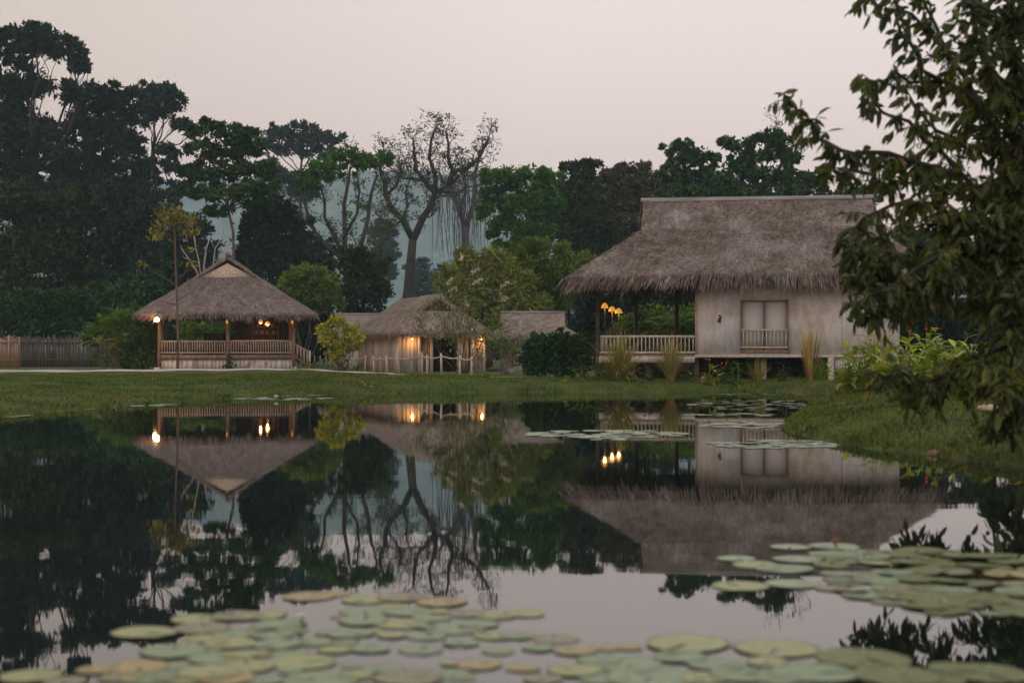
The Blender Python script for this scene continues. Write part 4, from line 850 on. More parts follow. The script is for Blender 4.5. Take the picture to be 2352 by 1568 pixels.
bush('creeper', 'green creeper at the foot of the pavilion railing by the middle post', 'creeper', 74.6, 528, [(526,822,7,8),(530,838,9,8),(520,845,12,5)], 420, .1, F['deep'], subs=6)
for lab, x, y, w, h in (('low dark green plant under the bungalow floor, left of the middle stilt', 1690, 842, 26, 16), ('low dark shrub in shade under the veranda', 1500, 852, 40, 16), ('dark shrub under the bungalow between the stilts', 1820, 845, 50, 22)):
    bush('low_plant', lab, 'plant', 57.5, x, [(x-w*.5,y,w*.6,h),(x+w*.45,y+3,w*.6,h)], 1300, .16, F['bush'] if x == 1690 else F['deep'], .4, subs=9)

# pale flowering stems fanning over the hut
def fan_stems(name, label, Y, x, stems, m, r0=2.2, leaf=None, plume=None, cat='shrub', n=0):
    f = atD(x, Y); r = thing(name, label, cat, (f.x, f.y, f.z-.05), 0); s = pxm(Y); mb = MB(); tips = []
    for i, (sx, sy) in enumerate(stems):
        b_ = D(sx, sy, Y+random.uniform(-.8, .8)); a = Vector((f.x+random.gauss(0, .12), f.y+random.gauss(0, .15), f.z-.1)); p = limb(mb, a, b_, r0*s, r0*s*.3, .07, 7, 5); tips.append(p)
        for k in range(3):
            q = p[random.randint(3, 6)]; grow(mb, q, (b_-a).normalized()+Vector((random.gauss(0, .5), random.gauss(0, .4), .2)), 30*s, r0*s*.25, 1, [], rmin=.005)
    mb.build('stem', m, r, world=True)
    if leaf:
        T = np.array([tuple(p[random.randint(4, 7)]) for p in tips for _ in range(n)]); T = T+rng.normal(size=T.shape)*s*9; l = .16*rng.uniform(.6, 1.2, len(T))
        MB().quads(leafquads(T, unit(rng.normal(size=T.shape)), l, l*.4)).build('foliage', leaf, r, world=True)
    if plume:
        for px_, py_, ex, ey in plume:
            a, b_ = D(px_, py_, Y), D(ex, ey, Y); k = 46; t = rng.random((k, 1)); P = np.array(a)*(1-t)+np.array(b_)*t+rng.normal(size=(k, 3))*.035
            MB().quads(leafquads(P, unit(rng.normal(size=(k, 3))), .11*np.ones(k), .05*np.ones(k))).build('blossom', M['pale_plume'], r, world=True)
    return r
fan_stems('flowering_shrub', 'sparse twiggy shrub with pale flower plumes in front of the gabled hut', 67, 1062,
    [(985,700),(1000,670),(1020,690),(1030,660),(1050,665),(1065,680),(1085,655),(1100,690),(1120,670),(1135,715),(1150,700),(960,725),(1010,730),(1040,720),(1095,735),(940,720),(1160,735)], M['bark_brown'], 1.3, F['olive_yellow'],
    [(1015,682,1006,676),(1040,640,1026,655),(1082,628,1100,618),(1150,660,1168,645),(1165,683,1150,690),(1062,585,1058,600),(945,720,965,728),(1110,640,1085,650),(1048,662,1030,668),(1070,690,1075,702),(985,715,1000,722)], n=110)
fan_stems('twiggy_shrub', 'bare twiggy shrub beside the right corner of the gabled hut', 66, 1160, [(1140,760),(1150,740),(1165,755),(1178,775),(1130,780),(1190,780),(1125,760),(1170,790),(1155,780),(1105,770),(1200,790)], M['bark_grey'], 1.1, F['bush'], n=60)
bare_tree('leafless_tree', 'cluster of pale leafless stems behind the left slope of the pavilion roof', 96, [(468, 800), (466, 690), (466, 660)],
    [(3, (466,660),(470,610),(476,570),(480,545)), (3, (466,665),(450,620),(436,595),(426,580)), (2.6, (468,660),(490,610),(494,570),(510,545)), (2.6, (468,650),(505,600),(520,565),(528,560)), (2.4, (464,655),(455,600),(446,560),(440,520))], 3.2, F['twig_pale'], None, 0, .3, 0, 22, rm=.025, side=1)
# slim young tree in front of the pavilion
Y = 69.5; f = atD(408, Y); r = thing('young_tree', 'slim young tree with yellowing leaf tufts standing before the pavilion', 'young tree', (f.x, f.y, f.z-.1)); s = pxm(Y)
mb = MB(); pts = [Vector((f.x, f.y, f.z-.1))]+[D(x, y, Y) for x, y in ((409,780),(407,700),(404,620),(402,570),(401,525),(398,505))]
mb.tube(pts, [3.4*s, 2.9*s, 2.6*s, 2.4*s, 2.2*s, 2*s, 1.6*s], 8); fr_ = []
for a, b_ in (((401,535),(370,512)),((401,530),(385,490)),((400,520),(405,490)),((400,520),(430,500)),((402,545),(436,530)),((401,540),(360,535)),((407,660),(325,607)),((405,640),(440,600)),((404,600),(440,572)),((408,690),(470,640)),((408,700),(372,690))):
    p = limb(mb, D(*a, Y), D(*b_, Y+random.uniform(-.5, .5)), 1.3*s, .5*s, .05, 4, 5); fr_.append((p[-1], b_))
mb.build('trunk', M['bark_brown'], r, world=True, smooth=True)
Q = []
for q, b_ in fr_:
    if b_ in ((470,640),(372,690)): k = 2
    elif b_[1] > 560: k = 9
    else: k = 62
    P = np.array(q)+rng.normal(size=(k, 3))*np.array([13, 10, 7])*s*(.55 if k < 20 else 1); l = .36*rng.uniform(.6, 1.2, k)
    Q.append(leafquads(P, unit(rng.normal(size=(k, 3))+[0, 0, -.35]), l, l*.32))
MB().quads(np.concatenate(Q)).build('crown', F['sapling'], r, world=True)

# tall grass tufts on the far bank
def tuft(name, label, x, Y, h, w, n, m, base=None, cat='ornamental grass', droop=1.0, group=None, bw=.022):
    f = atD(x, Y); r = thing(name, label, cat, tuple(f), 0, group); s = pxm(Y); mb = MB()
    for i in range(n):
        an = random.uniform(0, 2*PI); o = Vector((math.cos(an), math.sin(an), 0)); t = random.random()**.7
        d = Vector((0, 0, 1))+o*t*w; mb.blade((o.x*.10*t, o.y*.10*t, .0), d, h*random.uniform(.55, 1.15), bw*random.uniform(.7, 1.4), droop*random.uniform(.3, 1.3)*t+.05, 5)
    mb.build('blades', m, r)
    if base:
        q = MB()
        for i in range(int(n*.6)):
            an = random.uniform(0, 2*PI); o = Vector((math.cos(an), math.sin(an), 0)); t = random.random(); q.blade((o.x*.13*t, o.y*.13*t, -.02), Vector((0, 0, 1))+o*t*.32, h*random.uniform(.22, .46), .03, .1, 2)
        q.build('stems', base, r)
    return r
tuft('grass_tuft', 'tall green grass tuft with rusty base before the left of the veranda', 1424, 51.4, 1.95, .75, 420, F['reed'], F['reed_base'], droop=1.5)
tuft('grass_tuft', 'narrow green grass tuft with rusty base before the middle of the veranda', 1541, 51.6, 1.75, .45, 300, F['reed'], F['reed_base'], droop=1.3)
tuft('grass_tuft', 'tall tan grass tuft in front of the bungalow wall right of the window', 1862, 51.4, 2.15, .24, 170, F['tan'], F['reed_base'], droop=.6)
tuft('grass_tuft', 'short spiky green plant at the foot of the tan grass tuft', 1885, 51.2, .95, .7, 80, F['fern'], bw=.05, droop=.5)
tuft('grass_tuft', 'small grey-green tuft before the middle stilt under the window', 1742, 51.8, .9, .6, 150, F['reed'], bw=.016)
tuft('plume_grass', 'dark brown plume grass left of the lit garden lamps', 1395, 65, 2.0, .7, 150, F['brown_grass'], droop=.5)
tuft('plume_grass', 'brown plume grass arching behind the veranda railing', 1500, 65.8, 2.3, .65, 130, F['brown_grass'], droop=.8)
fern_clump('palm', 'yellow-green arching palm fronds behind the veranda railing near the wall', 'palm', 65.5, 1545, [(1530,735,16,10),(1555,745,18,12),(1520,755,16,12),(1570,735,14,14)], 44, 1.2, F['fern'], droop=1.3)

# broad-leaved plants
def broad_leaf(mb, p, d, L, W, droop=.6, seg=5):
    p = Vector(p); d = Vector(d).normalized(); sd = d.cross(Vector((0, 0, 1)))
    if sd.length < .05: sd = Vector((random.gauss(0, 1), random.gauss(0, 1), 0))
    sd.normalize(); vs = []; q = p.copy(); dd = d.copy()
    for i in range(seg+1):
        t = i/seg; w = W*.5*math.sin(PI*min(1, max(.03, t**.8)))**.8 if 0 < i < seg else .004; up = sd.cross(dd); vs += [q-sd*w+up*w*.25, q.copy(), q+sd*w+up*w*.25]
        dd = (dd+Vector((0, 0, -droop/seg))).normalized(); q = q+dd*L/seg
    mb.add(vs, [(3*i+j, 3*i+j+1, 3*i+j+4, 3*i+j+3) for i in range(seg) for j in (0, 1)])
def broad_plant(name, label, base, stems, m, cat='plant', flower=None, group=None):
    """stems: (lean x, lean y, height, leaves, leaf length, leaf width)"""
    r = thing(name, label, cat, tuple(base), 0, group); st = MB(); lf = MB(); fl = []
    for lx, ly, h, k, L, W in stems:
        a = Vector((lx*.15, ly*.15, -.05)); b_ = Vector((lx, ly, h)); p = limb(st, a, b_, .018+.006*h, .008, .05, 5, 5)
        for i in range(k):
            t = (i+.6)/k; q = p[min(5, 1+int(t*4.6))]; an = random.uniform(0, 2*PI); d = Vector((math.cos(an), math.sin(an), random.uniform(.25, 1.1)))
            broad_leaf(lf, q, d, L*random.uniform(.7, 1.15), W*random.uniform(.75, 1.1), random.uniform(.5, 1.2))
        fl.append(p[-1])
    st.build('stem', m, r); lf.build('foliage', m, r)
    if flower:
        for q in fl[:flower]:
            fm = MB()
            for i in range(5): broad_leaf(fm, q+Vector((0, 0, .05*i)), (random.gauss(0, 1), random.gauss(0, 1), 1.2), .15, .05, .2, 3)
            fm.build('flower', M['red_flower'], r)
    return r
broad_plant('canna_plant', 'yellow-green broad-leaved plant under the left of the bungalow wall', atD(1630, 51.2), [(0,0,.85,5,.5,.2),(.15,0,.5,4,.42,.22),(-.22,-.05,.3,4,.4,.24),(.3,.0,.35,3,.4,.2)], F['canna'])
for lab, x, Y_, sc_, k_ in (('bushy green plant under the bungalow window, left of the middle stilt', 1690, 51.6, .75, 7), ('low dark-leaved plant between the canna and the window', 1662, 51.9, .5, 5), ('leafy plant below the bungalow floor right of the middle stilt', 1790, 51.8, .55, 6), ('low leafy plant between the two rusty grass tufts', 1490, 51.9, .55, 6), ('small leafy plant right of the second rusty grass tuft', 1580, 51.8, .5, 5), ('leafy plant at the left end of the veranda', 1372, 52.2, .8, 7), ('leafy green plant at the foot of the hedge right side', 1345, 53, .5, 5), ('low yellow-green plant below the rope fence end', 1110, 57, .4, 5), ('small leafy plant at the right of the pavilion steps', 716, 73, .6, 6), ('leafy plant at the foot of the yellow bush', 815, 65, .5, 6)):
    broad_plant('leafy_plant', lab, atD(x, Y_), [(random.gauss(0, .25), random.gauss(0, .2), sc_*random.uniform(.4, 1.1), 5, .34, .11) for _ in range(k_)], F['fern'] if k_ % 2 else F['bush'])
broad_plant('bank_plant', 'small yellow-green plant drooping at the bank edge below the hedge', atD(1297, 50.6), [(0,0,.25,3,.22,.1),(.12,0,.12,2,.2,.1)], F['canna'])
broad_plant('canna_plant', 'bright leafy plant before the bungalow corner stilt', atD(1935, 47.6), [(0,0,.95,4,.6,.2),(.35,.1,.7,4,.6,.22),(-.2,0,.4,3,.5,.18),(.6,0,.5,3,.5,.2)], F['canna'])
broad_plant('red_flower_plant', 'thin-stemmed plant with dark red flowers under the bungalow window', atD(1665, 52), [(-.12,0,.45,3,.2,.07),(.05,0,.62,3,.2,.07),(.2,0,.4,3,.2,.07)], F['bush'], flower=2)
gl = [('tall ginger plant with a red tip at the left of the right-bank bed', 1990, 40.5, 1), ('yellow-green ginger clump beneath the hanging branch on the right bank', 2050, 38, 0), ('ginger clump with red flowers in the middle of the right-bank bed', 2105, 38.6, 3), ('broad yellow ginger clump right of the red-flowered one', 2155, 36.5, 0), ('dark green ginger clump behind the right-bank bed', 2190, 41, 0), ('straggly yellow ginger clump near the pale rock', 2245, 34.5, 0), ('low yellow ginger plant at the right edge of the bank bed', 2310, 33, 0), ('large-leaved pale plant at the tip of the right bank', 1960, 43.5, 0)]
for lab, x, Y, fl_ in gl:
    k = 17 if Y > 36 else 12
    broad_plant('ginger_plant', lab, atD(x, Y), [(random.gauss(0, .42), random.gauss(0, .4), random.uniform(.45, 1.5 if Y > 36 else 1.15), random.randint(5, 8), .60, .17) for _ in range(k)], F['heliconia'], flower=fl_)
tuft('grass_tuft', 'upright orange-tipped grass tuft above the right bank plants', 2025, 43.2, 1.9, .28, 110, F['tan'], droop=.4)
tuft('grass_tuft', 'orange straw grass at the right edge behind the pale rock', 2275, 36, 1.15, .5, 110, F['tan'], F['reed_base'], droop=.5)
for i, (x, Y, lab) in enumerate(((236, 33.5, 'small leafy weed on the left bank slope, nearest the left edge'), (430, 41, 'bright small weed at the waterline of the left bank'), (335, 36.5, 'pale small weed on the left bank above the lily pads'), (845, 47.9, 'small yellow weed at the waterline below the rope fence'), (1710, 50.2, 'small weed at the waterline under the bungalow'), (2240, 20.8, 'dark green weed at the water edge right of the reddish stone'), (2200, 19.2, 'grey-green leafy weed trailing at the water edge on the right'))):
    b_ = atD(x, Y); b_.z = max(b_.z, .02)
    broad_plant('weed', lab, b_, [(random.gauss(0, .1), random.gauss(0, .1), random.uniform(.06, .18), 4, .14, .07) for _ in range(4)], F['bush'] if i != 3 else F['canna'])

# ------------------------------------------------------------------ foreground tree on the right bank
Yt = 16.2
f = Vector(((2450-CX)/FD*17.2, 17.2, 0)); f.z = g1(f.x, f.y)
ft = thing('foreground_tree', 'large dark broad-leaved tree hanging over the right bank in the foreground', 'tree', (f.x, f.y, f.z-.1))
def E(x, y, dy=0): return D(x, y, Yt+dy)
BR = [  # (radius m, depth jitter, twig spacing px, spread px, points)
 (.05, .5, 13, 34, [(2360,520),(2310,360),(2250,240),(2190,140),(2150,60),(2110,-20),(2060,-60)]),
 (.045, -.6, 13, 30, [(2250,240),(2170,190),(2110,130),(2070,80),(2030,20)]),
 (.05, .2, 12, 34, [(2365,600),(2280,470),(2190,380),(2120,320),(2060,270),(2010,240),(1985,215)]),
 (.04, -.4, 11, 26, [(2190,400),(2090,370),(2000,350),(1930,345),(1880,320),(1840,275),(1812,235),(1800,215)]),
 (.035, .5, 11, 34, [(2090,380),(2000,400),(1930,400),(1880,390)]),
 (.045, .0, 10, 40, [(2365,640),(2280,540),(2180,490),(2080,470),(2010,490),(1960,530),(1930,570)]),
 (.04, .6, 11, 40, [(2280,560),(2180,560),(2090,570),(2020,600),(1985,640)]),
 (.04, -.5, 10, 40, [(2365,700),(2280,640),(2190,630),(2110,650),(2050,690),(1995,720),(1965,700)]),
 (.035, .2, 11, 34, [(2190,640),(2130,680),(2090,700),(2050,705)]),
 (.045, -.3, 10, 40, [(2365,760),(2300,780),(2240,830),(2180,855),(2110,872),(2040,870),(2000,858)]),
 (.04, .3, 10, 44, [(2300,800),(2240,860),(2180,885),(2130,905),(2080,905)]),
 (.04, -.6, 11, 36, [(2365,800),(2310,820),(2260,860),(2210,890)]),
 (.05, .0, 10, 46, [(2365,560),(2350,400),(2330,260),(2320,120),(2310,0),(2300,-80)]),
 (.04, .7, 10, 46, [(2350,400),(2290,320),(2240,300),(2200,260)]),
 (.04, -.7, 10, 46, [(2330,260),(2270,160),(2240,80),(2230,0)]),
 (.04, .4, 10, 50, [(2365,640),(2330,600),(2260,600),(2200,560)]),
 (.04, -.2, 9, 50, [(2365,700),(2330,740),(2300,800),(2290,860)]),
 (.04, .5, 9, 50, [(2380,500),(2340,520),(2290,520),(2240,520)]),
 (.04, .9, 10, 50, [(2380,420),(2330,450),(2280,430)]),
 (.04, -.9, 10, 50, [(2390,820),(2340,850),(2320,900)]),
 (.05, .2, 11, 55, [(2400,300),(2420,150),(2400,0),(2380,-90)]),
 (.05, -.2, 11, 60, [(2420,700),(2480,600),(2520,450)]),
 (.03, .4, 10, 45, [(2400,900),(2360,930),(2330,960),(2310,985)]),
 (.03, .2, 10, 42, [(2250,480),(2170,520),(2080,530),(2000,560),(1950,600)]),
 (.03, -.3, 10, 42, [(2190,600),(2120,600),(2050,620),(1990,610),(1950,640)]),
 (.03, .3, 16, 30, [(2190,140),(2120,60),(2060,20),(2010,0),(1985,-20)]),
 (.03, -.3, 16, 30, [(2170,190),(2090,190),(2030,190),(1995,190)]),
 (.03, .8, 14, 34, [(2230,350),(2150,300),(2100,240),(2060,190)]),
 (.03, .2, 13, 36, [(2330,420),(2240,430),(2150,430),(2080,420),(2020,430)]),
 (.03, -.8, 12, 40, [(2200,560),(2100,620),(2040,660),(2000,680)]),
 (.03, -.2, 11, 40, [(2080,700),(2030,650),(1990,590),(1960,560)]),
 (.03, .6, 11, 45, [(2380,640),(2320,660),(2270,700),(2230,680)]),
 (.03, -.5, 10, 45, [(2380,880),(2340,900),(2290,870),(2250,830)]),
 (.03, .1, 10, 45, [(2400,100),(2340,60),(2280,40),(2240,-20)]),
 (.03, .5, 10, 45, [(2400,240),(2350,190),(2300,200),(2260,230)]),
]
tk = MB()
tk.tube([f-Vector((0, 0, .2)), E(2440, 960, .8), E(2425, 830, .6), E(2385, 700, .3), E(2375, 560, .2), E(2372, 430), E(2400, 300), E(2410, 100)], [.16, .14, .13, .12, .105, .09, .07, .05], 10)
lv = []; s = pxm(Yt)
def leaf_big(p, d, L, W):
    """drooping pointed leaf, 6 faces, folded along the midrib"""
    d = d.normalized(); sd = d.cross(Vector((random.gauss(0, 1), random.gauss(0, 1), random.gauss(0, .6)))); sd.normalize(); up = sd.cross(d)
    P0 = p; P1 = p+d*L*.35-Vector((0, 0, L*.03)); P2 = p+d*L*.72-Vector((0, 0, L*.09)); P3 = p+d*L-Vector((0, 0, L*.18))
    f_ = up*W*.16
    lv.append([P0, P1+sd*W*.5+f_, P2+sd*W*.40+f_, P2]); lv.append([P0, P2, P2-sd*W*.40+f_, P1-sd*W*.5+f_])
    lv.append([P2, P2+sd*W*.40+f_, P3, P3]); lv.append([P2, P3, P3, P2-sd*W*.40+f_])
for r0, dj, sp, spread, pts in BR:
    Q = [E(x, y, dj*(.3+.7*i/(len(pts)-1))+random.gauss(0, .08)) for i, (x, y) in enumerate(pts)]; Q2 = [Q[0]]
    for a_, b_ in zip(Q, Q[1:]): Q2 += [a_.lerp(b_, .5)+Vector((random.gauss(0, .045), random.gauss(0, .05), random.gauss(.03, .05))), b_]
    pts = [pts[i//2] for i in range(len(Q2))]; Q = Q2
    k = len(Q); tk.tube(Q, [r0*(1-.8*i/(k-1))*.75+.004 for i in range(k)], 6)
    for i in range(k-1):
        seg = (Q[i+1]-Q[i]); mx_ = CX+FD*(Q[i].x+Q[i+1].x)/(Q[i].y+Q[i+1].y); nt_ = max(1, int(seg.length/s/sp*np.interp(mx_, [1980, 2100, 2200, 2300], [.85, .85, 1.25, 1.9])*(1 if pts[i][1] < 400 else 1.3)+.5))
        for j in range(nt_):
            p = Q[i].lerp(Q[i+1], (j+random.random())/nt_); o = Vector((random.gauss(0, 1), random.gauss(0, 1.2), random.gauss(-.05, .75)))
            d = (seg.normalized()*.7+o*.8).normalized(); L = spread*s*random.uniform(.5, 1.8)*(1.0 if i < k-2 else .6)
            e = p+d*L-Vector((0, 0, L*.18)); m_ = p.lerp(e, .5)+Vector((0, 0, L*.1)); tk.tube([p, m_, e], [.007, .005, .003], 4, cap=False)
            nl = random.randint(5, 10)
            for q in range(nl):
                t = (q+1)/nl; a = (p.lerp(m_, t*2) if t < .5 else m_.lerp(e, t*2-1)); sgn = 1 if q % 2 else -1
                hd = Vector((d.y, -d.x, 0))*sgn*.7+d*.5+Vector((random.gauss(0, .3), random.gauss(0, .3), random.gauss(-.85, .6)))
                L_ = .055+.155*random.random()**1.1; leaf_big(a, hd, L_, L_*random.uniform(.28, .46))
tk.build('trunk', M['bark'], ft, world=True, smooth=True)
cr = MB().quads(np.array([[tuple(x) for x in q] for q in lv])); cr.build('crown', F['near'], ft, world=True)
# large drooping leaf clusters hanging lowest
for lab, x0, y0, y1, in (): pass
sp = atD(2284, 19.4)
sap = thing('sapling', 'thin dark sapling stem rising from the right bank by the pale rock', 'sapling', tuple(sp)); mb = MB(); mb.tube([sp-Vector((0,0,.05)), D(2284, 930, 19.4), D(2282, 870, 19.3), D(2290, 780, 19.3)], [.022, .02, .018, .012], 6); mb.build('stem', M['bark'], sap, world=True)
mb = MB()
for i in range(16): broad_leaf(mb, D(2288, 780+random.uniform(0, 60), 19.3), (random.gauss(0, 1), random.gauss(0, 1), random.uniform(-.3, .6)), .26, .1, 1.1)
mb.build('foliage', F['near'], sap, world=True)
# stones
def stone(label, loc, sx, sy, sz, m):
    mb = MB(); n = 16; k = 9; vs = []
    for i in range(k+1):
        th = PI*i/k
        for j in range(n):
            ph = 2*PI*j/n; d = Vector((math.sin(th)*math.cos(ph), math.sin(th)*math.sin(ph), math.cos(th))); q = 1+.28*noise.noise(d*1.6+Vector(loc)); vs.append((d.x*sx*q, d.y*sy*q, max(-.4, d.z)*sz*q))
    mb.add(vs, [(i*n+j, i*n+(j+1)%n, (i+1)*n+(j+1)%n, (i+1)*n+j) for i in range(k) for j in range(n)])
    o = mb.build('stone', m, smooth=True); o.location = loc; tag(o, label, 'stone'); return o
c = atD(2278, 22.8); stone('flat pale sandy stone lying on the grassy right bank', (c.x, c.y, c.z+.03), .25, .2, .075, M['stone'])
c = D(2138, 1043, 19.3); stone('small reddish stone at the waterline of the right bank', (c.x, 19.2, .02), .085, .08, .055, M['stone_red'])
c = atD(1618, 53); stone('squat brown stone at the foot of the bungalow corner post', (c.x, c.y, c.z+.03), .2, .18, .13, M['stone_red'])
# small yard objects
p = atD(1190, 68); q = thing('wooden_chair', 'dark wooden chair against the pale wall right of the gabled hut', 'chair', tuple(p))
MB().box(-.32, .32, -.25, .25, .40, .46).build('seat', M['wood_dark'], q)
for u in (-.3, .24):
    for v in (-.24, .18): MB().box(u, u+.06, v, v+.06, -.02, .40).build('leg', M['wood_dark'], q)
for u in (-.3, -.11, .06, .24): MB().box(u, u+.05, .2, .25, .46, 1.0).build('back_slat', M['wood_dark'], q)
MB().box(-.32, .32, .19, .26, 1.0, 1.07).build('top_rail', M['wood_dark'], q)
for lab, dx, hh, Y, m in (('round pale clay jar left of the dark wooden chair', 1172, .34, 67, 'wood_pale'), ('terracotta pot at the foot of the hedge', 1328, .22, 59.5, 'clay')):
    p = atD(dx, Y); o = MB().lathe([(.08*hh/.3, 0), (.16*hh/.3, .35*hh), (.15*hh/.3, .7*hh), (.09*hh/.3, .9*hh), (.11*hh/.3, hh), (.08*hh/.3, hh*.98), (.06*hh/.3, hh*.8)]).build('clay_jar' if hh > .3 else 'plant_pot', M[m], smooth=True); o.location = p; tag(o, lab, 'jar' if hh > .3 else 'pot')
p = atD(1490, 53.2); q = thing('floodlight', 'small black floodlight on the grass in front of the veranda', 'floodlight', tuple(p))
MB().box(-.16, .16, -.06, .08, .07, .24).build('housing', M['iron'], q); MB().box(-.2, .2, -.08, .08, -.02, .03).build('base', M['iron'], q); MB().tube([(-.18, 0, .03), (-.18, 0, .15)], .014, 5).build('bracket', M['iron'], q); MB().tube([(.18, 0, .03), (.18, 0, .15)], .014, 5).build('bracket', M['iron'], q)
# ------------------------------------------------------------------ lily pads
def padmat(name, c1, c2, bl, lo=.51, hi=.68):
    m = mat(name, c1, c2, ns=3.2, rough=.45, spec=.55, objrand=1, bump=.25, grain=(11, .28), blotch=(bl, 6.5, lo, hi))
    # veins that run out from the stalk and a browner rim, in the pad's own coordinates
    nt = m.node_tree; N = nt.nodes; L = nt.links; b = N['Principled BSDF']; src = b.inputs['Base Color'].links[0].from_socket
    tc = N.new('ShaderNodeTexCoord'); gr = N.new('ShaderNodeTexGradient'); gr.gradient_type = 'RADIAL'; L.new(tc.outputs['Object'], gr.inputs[0])
    a = N.new('ShaderNodeMath'); a.operation = 'MULTIPLY'; a.inputs[1].default_value = 15; L.new(gr.outputs['Fac'], a.inputs[0])
    pp = N.new('ShaderNodeMath'); pp.operation = 'PINGPONG'; pp.inputs[1].default_value = .5; L.new(a.outputs[0], pp.inputs[0])
    mr = N.new('ShaderNodeMapRange'); mr.inputs['From Min'].default_value = 0; mr.inputs['From Max'].default_value = .12; mr.inputs['To Min'].default_value = .55; mr.inputs['To Max'].default_value = 0; L.new(pp.outputs[0], mr.inputs['Value'])
    mx = N.new('ShaderNodeMix'); mx.data_type = 'RGBA'; mx.inputs['B'].default_value = (.33, .36, .2, 1); L.new(mr.outputs['Result'], mx.inputs['Factor']); L.new(src, mx.inputs['A'])
    ln = N.new('ShaderNodeVectorMath'); ln.operation = 'LENGTH'; L.new(tc.outputs['Object'], ln.inputs[0])
    m2 = N.new('ShaderNodeMapRange'); m2.inputs['From Min'].default_value = .90; m2.inputs['From Max'].default_value = 1.0; m2.inputs['To Max'].default_value = .75; L.new(ln.outputs['Value'], m2.inputs['Value'])
    my = N.new('ShaderNodeMix'); my.data_type = 'RGBA'; my.inputs['B'].default_value = (.10, .085, .03, 1); L.new(m2.outputs['Result'], my.inputs['Factor']); L.new(mx.outputs['Result'], my.inputs['A']); L.new(my.outputs['Result'], b.inputs['Base Color'])
    return m
PM = {'g': padmat('lily_pad_green', (.12, .18, .095), (.21, .285, .16), (.24, .22, .11)),
      'y': padmat('lily_pad_yellow_green', (.19, .225, .08), (.30, .325, .135), (.33, .24, .11)),
      'o': padmat('lily_pad_ochre', (.21, .21, .08), (.44, .30, .11), (.14, .09, .055), .5, .64),
      'b': padmat('lily_pad_brownish', (.17, .18, .09), (.27, .255, .14), (.125, .08, .06), .46, .6),
      'd': padmat('lily_pad_olive', (.07, .10, .022), (.135, .155, .036), (.17, .115, .03), .55, .72),
      'p': padmat('lily_pad_pale', (.20, .25, .15), (.30, .34, .23), (.3, .26, .16), .6, .78)}
PMESH = {}
def padmesh(key, k):
    if (key, k) in PMESH: return PMESH[(key, k)]
    rr = random.Random(k*31+ord(key)); n = 34; notch = .3; vs = [(0, 0, .004)]; rings = (.3, .62, .88, 1.0); ph = rr.random()*9; curl = rr.uniform(.005, .025); wav = rr.uniform(.003, .012)
    lift = rr.random()*2*PI; la = rr.choice((0, 0, 0, 0, .02))
    for q in rings:
        for i in range(n):
            a = notch*.5*(1-.55*q)/q*.6+(2*PI-notch*(1-.55*q)/q*.6)*i/(n-1); R = q*(1+.03*math.sin(3*a+ph)+.018*math.sin(7*a)+.05*noise.noise((math.cos(a)*2.2+ph, math.sin(a)*2.2, k))*q)
            z = .004+(curl*q**6 if q > .8 else 0)+wav*q*q*math.sin(5*a+ph)*.6+la*max(0, math.cos(a-lift))*q*q - .012*math.exp(-(q-.5)**2*8)*0
            vs.append((R*math.cos(a), R*math.sin(a), z))
    fs = [(0, 1+i, 2+i) for i in range(n-1)]
    for j in range(len(rings)-1): fs += [(1+j*n+i, 1+(j+1)*n+i, 2+(j+1)*n+i, 2+j*n+i) for i in range(n-1)]
    top = len(vs); vs += [(x, y, z-.006) for x, y, z in vs]
    fs += [tuple(i+top for i in reversed(f)) for f in fs]
    o = 1+(len(rings)-1)*n
    fs += [(o+i+1, o+i, o+i+top, o+i+1+top) for i in range(n-1)]
    m = MB(); m.add(vs, fs); PMESH[(key, k)] = m.mesh('lily_pad', PM[key], smooth=True); return PMESH[(key, k)]
pad_count = 0
def water_at(dx, dy): Y = 4573/(dy-HY); return Vector(((dx-CX)/FD*Y, Y, 0))
ZC = [0]
def pad(dx, dy, w, key, label, group, tilt=.006, rscale=1.0):
    global pad_count
    c = water_at(dx, dy); r = w/2*pxm(c.y)*rscale
    o = bpy.data.objects.new('lily_pad', padmesh(key, random.randint(0, 5))); COL.objects.link(o)
    ZC[0] = (ZC[0]*7+3) % 23
    o.location = (c.x, c.y, .0015+ZC[0]*.00022); o.scale = (r, r*random.uniform(.9, 1.04), r); o.rotation_euler = (random.gauss(0, tilt), random.gauss(0, tilt), random.uniform(0, 6.28))
    tag(o, label, 'lily pad', group); pad_count += 1; return o
